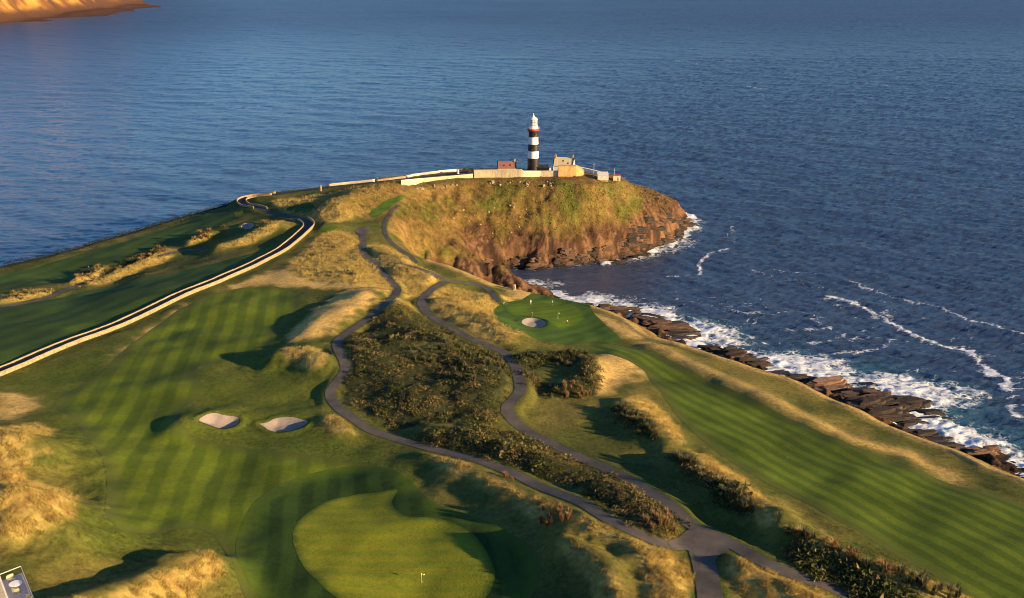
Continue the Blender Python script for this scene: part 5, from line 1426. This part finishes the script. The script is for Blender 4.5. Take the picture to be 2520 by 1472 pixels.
def standing_stone(px, pyb, h, w, label, name='standing_stone', lean=0.0, mat=None):
    c = land3(px, pyb); bm = bmesh.new()
    r = np.random.default_rng(int(px)); n = 7; rings = []
    for t_, s_ in ((-.15, 1.1), (0, 1.05), (.35, .95), (.7, .85), (.92, .7), (1.0, .35)):
        rings.append([bm.verts.new((math.cos(2 * math.pi * q / n) * w / 2 * s_ * r.uniform(.88, 1.1) + lean * t_ * h, math.sin(2 * math.pi * q / n) * w * .35 * s_ * r.uniform(.88, 1.1), t_ * h)) for q in range(n)])
    for A_, B_ in zip(rings, rings[1:]):
        for q in range(n): bm.faces.new((A_[q], A_[(q + 1) % n], B_[(q + 1) % n], B_[q]))
    bm.faces.new(rings[-1]); bm.faces.new(rings[0][::-1])
    o = link(name, bm_done(bm, name), mat or M_STONE); o.location = c; tag(o, label, 'stone'); return o
standing_stone(789.5, 470, 3.2, 1.2, 'tapered standing stone on the skyline above the road')
standing_stone(1265, 713, 2.2, 1.5, 'squat upright stone at the cliff edge above the bay')
standing_stone(221, 672, 3.0, .6, 'thin leaning post rising from the left coastal mound', 'post', -.08, M_WOOD)

# ------------------------------------------------------------------ golfers
M_SKIN = mat_plain('skin', (0.45, 0.27, 0.19), 0.05, 5, 0.6, 5, 0, 0)
def cloth(name, c): return mat_plain(name, c, 0.1, 6, 0.85, 8, 0.2, 0.01)
M_SHIRTW, M_TROUSB, M_TROUSW, M_SHIRTN, M_SHOE, M_HAIR = cloth('white_shirt', (.75, .74, .72)), cloth('dark_trousers', (.03, .03, .035)), cloth('beige_trousers', (.48, .42, .33)), cloth('navy_top', (.03, .035, .06)), cloth('shoe', (.6, .6, .58)), cloth('cap_cloth', (.05, .05, .05))
M_CAPW = cloth('white_cap', (.75, .75, .73))

def person(loc, rz, pose, shirt, trousers, cap, label):
    """one continuous skinned figure; pose: joints in metres, facing -Y"""
    J = pose
    names = list(J)
    E = [('pelvis','spine'),('spine','chest'),('chest','neck'),('neck','head'),('head','crown')]
    for s in 'lr':
        E += [('chest', s+'sho'), (s+'sho', s+'elb'), (s+'elb', s+'wri'), (s+'wri', s+'palm'), ('pelvis', s+'hip'), (s+'hip', s+'kne'), (s+'kne', s+'ank'), (s+'ank', s+'toe')]
    RAD = {'pelvis': (.15, .12), 'spine': (.14, .11), 'chest': (.17, .12), 'neck': (.058, .058), 'head': (.085, .098), 'crown': (.07, .08)}
    for s in 'lr':
        RAD.update({s+'sho': (.07, .07), s+'elb': (.045, .045), s+'wri': (.030, .026), s+'palm': (.042, .02), s+'hip': (.095, .095), s+'kne': (.062, .062), s+'ank': (.045, .045), s+'toe': (.045, .035)})
    V = [J[k] for k in names]; ix = {k: q for q, k in enumerate(names)}
    R_ = [RAD[k] for k in names]; EE = [(ix[a], ix[b]) for a, b in E]
    for s in 'lr':                                          # five fingers from each palm
        w_, p_ = Vector(J[s+'wri']), Vector(J[s+'palm']); d_ = (p_ - w_).normalized(); side = d_.cross(Vector((0, 1, 0))); side = side.normalized() if side.length > .1 else Vector((1, 0, 0))
        for f_, (o_, l_) in enumerate(((-.03, .07), (-.01, .085), (.01, .08), (.03, .065))):
            a_ = p_ + side * o_; k = len(V)
            V += [tuple(a_ + d_ * l_ * .55), tuple(a_ + d_ * l_ + Vector((0, -.015, 0)))]; R_ += [(.010, .010), (.008, .008)]
            EE += [(ix[s+'palm'], k), (k, k + 1)]
        k = len(V); V += [tuple(w_ + d_ * .03 + side * -.05), tuple(w_ + d_ * .07 + side * -.06)]; R_ += [(.012, .012), (.009, .009)]; EE += [(ix[s+'wri'], k), (k, k + 1)]
    me = bpy.data.meshes.new('figure'); me.from_pydata(V, EE, [])
    o = bpy.data.objects.new('figure', me); COL.objects.link(o)
    sk = o.modifiers.new('skin', 'SKIN'); o.modifiers.new('sub', 'SUBSURF').levels = 1
    sv = me.skin_vertices[0].data
    for q, rr in enumerate(R_): sv[q].radius = rr; sv[q].use_root = (q == 0)
    dg = bpy.context.evaluated_depsgraph_get(); me2 = bpy.data.meshes.new_from_object(o.evaluated_get(dg))
    bpy.data.objects.remove(o)
    for m_ in (M_SKIN, shirt, trousers, M_SHOE): me2.materials.append(m_)
    segs = []
    part = {'pelvis': 2, 'hip': 2, 'kne': 2, 'spine': 1, 'chest': 1, 'sho': 1, 'elb': 1, 'neck': 0, 'head': 0, 'crown': 0, 'wri': 0, 'palm': 0, 'ank': 2, 'toe': 3}
    pts = [(Vector(J[k]), part[k] if k in part else part[k[1:]]) for k in names]
    # nearest limb decides what covers the body there
    lim = [(Vector(J[a]), Vector(J[b]), a, b) for a, b in E]
    for pl in me2.polygons:
        c = pl.center; best = None
        for a, b, na, nb in lim:
            v_ = b - a; t_ = max(0, min(1, (c - a).dot(v_) / v_.length_squared)); d_ = (c - a - v_ * t_).length
            if best is None or d_ < best[0]: best = (d_, na, nb, t_)
        _, na, nb, t_ = best; ka, kb = na if na in part else na[1:], nb if nb in part else nb[1:]
        if kb in ('hip', 'kne', 'ank'): mi = 2
        elif kb == 'toe': mi = 3
        elif kb == 'spine': mi = 2 if t_ < .35 else 1
        elif kb in ('chest', 'sho', 'elb'): mi = 1
        elif kb == 'wri': mi = 1 if t_ < .15 else 0
        elif kb == 'neck': mi = 1 if t_ < .5 else 0
        else: mi = 0
        pl.material_index = mi; pl.use_smooth = True
    b = link('person', me2); b.location = loc; b.rotation_euler = (0, 0, rz); tag(b, label, 'person')
    h, cr = Vector(J['head']), Vector(J['crown']); up = (cr - h).normalized()
    bm = bmesh.new()                                        # cap with peak, eyes, nose, mouth
    bm_lathe(bm, [(.112, .0), (.112, .05), (.085, .10), (0, .13)], 12)
    vs = [bm.verts.new(v_) for v_ in ((-.08, -.08, .0), (.08, -.08, .0), (.06, -.19, -.01), (-.06, -.19, -.01), (-.08, -.08, .015), (.08, -.08, .015))]
    bmesh.ops.convex_hull(bm, input=vs)
    cp = link('cap', bm_done(bm, 'cap'), cap, b); cp.location = h + up * .05; cp.rotation_euler = up.to_track_quat('Z', 'Y').to_euler()
    bm = bmesh.new()
    bm_lathe(bm, [(.016, -.01), (.012, .02), (0, .03)], 6, (0, -.10, -.02)); link('nose', bm_done(bm, 'nose'), M_SKIN, b).location = h
    for s in (-1, 1):
        bm = bmesh.new(); bm_lathe(bm, [(0, -.012), (.014, 0), (0, .012)], 6, (s * .035, -.092, .02)); link('eye', bm_done(bm, 'eye'), M_HAIR, b).location = h
        bm = bmesh.new(); bm_box(bm, (s * .095, .0, .0), (.02, .04, .06)); link('ear', bm_done(bm, 'ear'), M_SKIN, b).location = h
    bm = bmesh.new(); bm_box(bm, (0, -.088, -.05), (.05, .015, .012)); link('mouth', bm_done(bm, 'mouth'), cloth('lips', (.3, .12, .1)), b).location = h
    return b
def pose(lean=0.0, stance=.12, arms='down'):
    hp = .95; L = lean
    ch = (0, -math.sin(L) * .38, hp + math.cos(L) * .38); nk = (0, -math.sin(L) * .55 - .01, hp + math.cos(L) * .55)
    P = {'pelvis': (0, 0, hp), 'spine': (0, -math.sin(L) * .18, hp + math.cos(L) * .18), 'chest': ch, 'neck': nk, 'head': (0, nk[1] - .03 - .05 * L, nk[2] + .13), 'crown': (0, nk[1] - .03 - .07 * L, nk[2] + .22)}
    for s, g in (('l', -1), ('r', 1)):
        sx = g * .19; sh = (sx, ch[1] + .0, ch[2] + .06)
        P[s+'sho'] = sh
        if arms == 'down':
            P[s+'elb'] = (g * .26, sh[1] + .03, sh[2] - .29); P[s+'wri'] = (g * .27, sh[1] - .05, sh[2] - .53); P[s+'palm'] = (g * .27, sh[1] - .06, sh[2] - .60)
        elif arms == 'putt':
            P[s+'elb'] = (g * .20, sh[1] - .16, sh[2] - .24); P[s+'wri'] = (g * .05, sh[1] - .28, sh[2] - .44); P[s+'palm'] = (g * .035, sh[1] - .30, sh[2] - .51)
        else:                                               # one hand on the club, one on the hip
            if g > 0: P[s+'elb'] = (.30, sh[1] - .06, sh[2] - .28); P[s+'wri'] = (.30, sh[1] - .24, sh[2] - .42); P[s+'palm'] = (.30, sh[1] - .29, sh[2] - .47)
            else: P[s+'elb'] = (-.36, sh[1] + .08, sh[2] - .24); P[s+'wri'] = (-.21, sh[1] - .02, sh[2] - .42); P[s+'palm'] = (-.17, sh[1] - .05, sh[2] - .47)
        P[s+'hip'] = (g * .10, 0, hp - .06); P[s+'kne'] = (g * (stance * .9 + .02), -.03 - .05 * L, .50); P[s+'ank'] = (g * (stance + .03), .02, .07); P[s+'toe'] = (g * (stance + .06), -.13, .04)
    return P
def club(a, b, label):
    a, b = Vector(a), Vector(b); e = empty('golf_club', b); tag(e, label, 'golf club')
    bm = bmesh.new(); bm_bar(bm, a - b, (0, 0, .03), .012, 6); link('shaft', bm_done(bm, 'shaft'), M_METAL, e)
    bm = bmesh.new(); bm_bar(bm, a - b, (a - b) * .78, .02, 6); link('grip', bm_done(bm, 'grip'), M_BLACK, e)
    bm = bmesh.new(); bm_box(bm, (.04, 0, .03), (.13, .05, .05)); link('head', bm_done(bm, 'head'), M_METAL, e)
def golfer(px, py, rz, P, *a):
    c = land3(px, py, .11); o = person(c, rz, P, *a); return c, Matrix.Translation(c) @ Matrix.Rotation(rz, 4, 'Z')
P1 = pose(.05, .12, 'down'); c, M_ = golfer(1306, 750, .4, P1, M_SHIRTW, M_TROUSW, M_CAPW, 'golfer in white top and pale trousers standing at the far left of the green')
P2 = pose(.05, .12, 'hip'); c, M_ = golfer(1359, 752, -.5, P2, M_SHIRTW, M_TROUSB, M_CAPW, 'golfer in white top and dark trousers at the back of the green')
h_ = Vector(P2['rpalm']); club(M_ @ (h_ + Vector((0, -.03, .05))), M_ @ Vector((.32, h_.y - .08, 0)), 'golf club held by the golfer at the back of the green')
P3 = pose(.45, .2, 'putt'); c, M_ = golfer(1307, 781, 1.2, P3, M_SHIRTN, M_TROUSB, M_CAPW, 'golfer in dark clothes and white cap bending beside the bunker')
h_ = Vector(P3['rpalm']); club(M_ @ (h_ + Vector((-.03, 0, .10))), M_ @ Vector((0, h_.y - .25, .0)), 'golf club held by the golfer beside the bunker')
P4 = pose(.18, .16, 'putt'); c, M_ = golfer(1395, 799, .9, P4, M_TROUSW, M_TROUSB, M_HAIR, 'golfer in cream top at the near edge of the cliff green')
h_ = Vector(P4['rpalm']); club(M_ @ (h_ + Vector((-.03, 0, .10))), M_ @ Vector((0, h_.y - .3, 0)), 'golf club held by the golfer at the near edge of the green')

def flagstick(px, py, label, cloth_m, h=2.2):
    c = land3(px, py, .1); e = empty('flagstick', c); tag(e, label, 'flag')
    bm = bmesh.new(); bm_lathe(bm, [(.03, -.1), (.022, h), (0, h + .02)], 8); link('pole', bm_done(bm, 'pole'), M_WHITE, e)
    bm = bmesh.new(); g = []
    for q in range(6):
        x_ = .55 * q / 5; y_ = .06 * math.sin(q * 1.4)
        g.append((bm.verts.new((x_, y_, h - .02 - .10 * q / 5)), bm.verts.new((x_, y_ + .02, h - .42 + .05 * q / 5))))
    for A_, B_ in zip(g, g[1:]): bm.faces.new((A_[0], B_[0], B_[1], A_[1]))
    link('flag', bm_done(bm, 'flag'), cloth_m, e)
    bm = bmesh.new(); bm_lathe(bm, [(.10, -.02), (.10, .02), (.03, .03)], 12); link('cup', bm_done(bm, 'cup'), M_WHITE, e)
M_FLAGY, M_FLAGG = cloth('yellow_flag', (.75, .62, .25)), cloth('green_flag', (.30, .55, .06))
flagstick(1038, 1434, 'white flagstick with pale flag on the large near green', M_FLAGY, 1.8)
flagstick(1373, 785, 'flagstick with yellow-green flag on the cliff-edge green', M_FLAGG)

def trolley(px, py, rz, label):
    c = land3(px, py, .08); e = empty('golf_trolley', c, rz); tag(e, label, 'golf trolley')
    bm = bmesh.new(); bm_lathe(bm, [(.13, 0), (.15, .25), (.14, .85), (.16, .95)], 10); b_ = link('bag', bm_done(bm, 'bag'), M_SHIRTW if rz > .5 else M_BLACK, e); b_.location = (0, .1, .25); b_.rotation_euler = (.5, 0, 0)
    bm = bmesh.new()
    for q in range(5): bm_bar(bm, (-.08 + .04 * q, .02, .9), (-.1 + .05 * q, .0, 1.2), .018, 5)
    link('club_heads', bm_done(bm, 'club_heads'), M_METAL, b_)
    bm = bmesh.new(); bm_bar(bm, (-.3, 0, .2), (.3, 0, .2), .02); bm_bar(bm, (0, 0, .2), (0, -.6, 1.0), .025); bm_bar(bm, (-.15, -.6, 1.0), (.15, -.6, 1.0), .025); link('frame', bm_done(bm, 'frame'), M_METAL, e)
    for s in (-1, 1):
        bm = bmesh.new(); bm_lathe(bm, [(.2, -.03), (.2, .03)], 14); w_ = link('wheel', bm_done(bm, 'wheel'), M_BLACK, e); w_.location = (s * .32, 0, .2); w_.rotation_euler = (0, math.pi / 2, 0)
trolley(1232, 750, .2, 'dark golf trolley, left of the two at the edge of the cliff green')
trolley(1239, 751, .8, 'white golf trolley, right of the two at the edge of the cliff green')

# ------------------------------------------------------------------ clubhouse terrace, lower left corner
TZ = 65.0
def tz(px, py, z=TZ): return Vector(at_z(px, py, z))
cA = tz(51.6, 1393, TZ + 1.1); cB = tz(82.7, 1471, TZ + 1.1); dA = (cB - cA); dA.z = 0; dA.normalize()
lft = tz(4, 1411.7, TZ + 1.1) - cA; lft.z = 0; lft.normalize()
K = Vector((cA.x, cA.y, TZ))
ch = empty('clubhouse', K); tag(ch, 'corner of a pale clubhouse with glass-railed terrace at the lower left', 'building')
def loc(u, v, z): return lft * u + dA * v + Vector((0, 0, z))
gz = float(hz(K.x, K.y)) - TZ
def prism(bm, q, z0, z1):
    lo = [bm.verts.new(Vector((p.x, p.y, z0))) for p in q]; hi = [bm.verts.new(Vector((p.x, p.y, z1))) for p in q]
    bmesh.ops.convex_hull(bm, input=lo + hi)
bm = bmesh.new(); prism(bm, [loc(0, 0, 0), loc(9, 0, 0), loc(9, 14, 0), loc(0, 14, 0)], -.35, 0); link('terrace_floor', bm_done(bm, 'terrace_floor'), M_CONC, ch)
bm = bmesh.new(); prism(bm, [loc(.15, .15, 0), loc(8.8, .15, 0), loc(8.8, 13.8, 0), loc(.15, 13.8, 0)], gz - 3.0, -.353); link('lower_storey', bm_done(bm, 'lower_storey'), M_RENDER, ch)
bm = bmesh.new()
w0 = lft.dot(tz(0, 1402, TZ + 2.4) - K)
prism(bm, [loc(w0, -.6, 0), loc(w0 + 6, -.6, 0), loc(w0 + 6, 13, 0), loc(w0, 13, 0)], 0.003, 2.4); link('upper_wall', bm_done(bm, 'upper_wall'), M_WHITE, ch)
bm = bmesh.new(); prism(bm, [loc(w0 + .25, -.35, 0), loc(w0 + 6, -.35, 0), loc(w0 + 6, 13, 0), loc(w0 + .25, 13, 0)], 2.403, 2.6); link('roof', bm_done(bm, 'roof'), M_RENDER, ch)
m, nt, nd, lk, bs = new_mat('balustrade_glass')
bs.inputs['Base Color'].default_value = (.75, .8, .82, 1); bs.inputs['Transmission Weight'].default_value = 1.0; bs.inputs['Roughness'].default_value = .02; bs.inputs['IOR'].default_value = 1.05; M_PANE = m
for q in range(3):
    bm = bmesh.new(); u0 = q * (w0 - .1) / 3
    prism(bm, [loc(u0 + .04, .04, 0), loc(u0 + (w0 - .1) / 3 - .04, .04, 0), loc(u0 + (w0 - .1) / 3 - .04, .06, 0), loc(u0 + .04, .06, 0)], .05, 1.06); link('glass_panel', bm_done(bm, 'glass_panel'), M_PANE, ch)
for q in range(7):
    bm = bmesh.new(); v0 = q * 2.0
    prism(bm, [loc(.04, v0 + .04, 0), loc(.06, v0 + .04, 0), loc(.06, v0 + 1.96, 0), loc(.04, v0 + 1.96, 0)], .05, 1.06); link('glass_panel', bm_done(bm, 'glass_panel'), M_PANE, ch)
bm = bmesh.new(); bm_bar(bm, loc(.05, .05, 1.1), loc(w0, .05, 1.1), .045, 8); link('handrail', bm_done(bm, 'handrail'), M_WHITE, ch)
bm = bmesh.new(); bm_bar(bm, loc(.05, .05, 1.1), loc(.05, 14, 1.1), .035, 8); link('handrail', bm_done(bm, 'handrail'), M_PALEM, ch)
tc = tz(38, 1436, TZ + .75); tc.z = TZ
tb = empty('round_table', tc); tag(tb, 'round white terrace table behind the glass railing', 'table')
bm = bmesh.new(); bm_lathe(bm, [(.85, .70), (.88, .73), (.86, .76), (.05, .77)], 28); bm_lathe(bm, [(.04, .77), (.04, .84), (0, .85)], 10); link('tabletop', bm_done(bm, 'tabletop'), M_WHITE, tb)
bm = bmesh.new(); bm_lathe(bm, [(.4, 0.004), (.38, .05), (.06, .10), (.06, .70)], 14); link('pedestal', bm_done(bm, 'pedestal'), M_METAL, tb)
def seat(px, py, rz, label):
    p = tz(px, py, TZ + .4); p.z = TZ; e = empty('terrace_chair', p, rz); tag(e, label, 'chair')
    bm = bmesh.new(); bm_box(bm, (0, 0, .44), (.95, .5, .07)); link('seat', bm_done(bm, 'seat'), M_WOOD, e)
    bm = bmesh.new()
    for q in range(7):
        a = -1.0 + q / 3.0
        bm_box(bm, (.45 * a, .24 - .08 * a * a, .72), (.17, .05, .5), -.3 * a)
    link('backrest', bm_done(bm, 'backrest'), M_WOOD, e)
    for sx in (-1, 1):
        for sy in (-1, 1):
            bm = bmesh.new(); bm_bar(bm, (sx * .42, sy * .2, .004), (sx * .4, sy * .18, .42), .025, 6); link('leg', bm_done(bm, 'leg'), M_WOOD, e)
seat(40, 1455, math.pi, 'wooden chair on the near side of the terrace table')
seat(26, 1424, .9, 'curved chair left of the terrace table')
seat(70, 1474, -.4, 'dark chair at the bottom edge of the terrace')

# ------------------------------------------------------------------ alike things are told apart by their place
ORD = ['first', 'second', 'third', 'fourth', 'fifth', 'sixth', 'seventh', 'eighth', 'ninth', 'tenth', 'eleventh', 'twelfth', 'thirteenth', 'fourteenth', 'fifteenth', 'sixteenth']
def spot(o):
    x_, y_, z_ = o.location.x, o.location.y, o.location.z - CAM_H
    f_ = y_ * CT - z_ * ST
    return 1260 + FPX * x_ / f_, 736 - FPX * (y_ * ST + z_ * CT) / f_
fam = {}
for o in COL.objects:
    if o.get('category') and o.get('group'): fam.setdefault((o['group'], o['label']), []).append(o)
for (g_, lab), obs in fam.items():
    n = len(obs)
    if n < 2: continue
    pts = {o.name: spot(o) for o in obs}
    obs.sort(key=lambda o: pts[o.name][1])
    rows = max(1, math.ceil(n / 12)); per = math.ceil(n / rows)
    for r_ in range(rows):
        row = sorted(obs[r_ * per:(r_ + 1) * per], key=lambda o: pts[o.name][0])
        where = '' if rows == 1 else (', back row' if r_ == 0 else ', front row' if r_ == rows - 1 else ', ' + ORD[r_] + ' row')
        for q, o in enumerate(row):
            o['label'] = lab + ', ' + ORD[q] + ' from left' + where
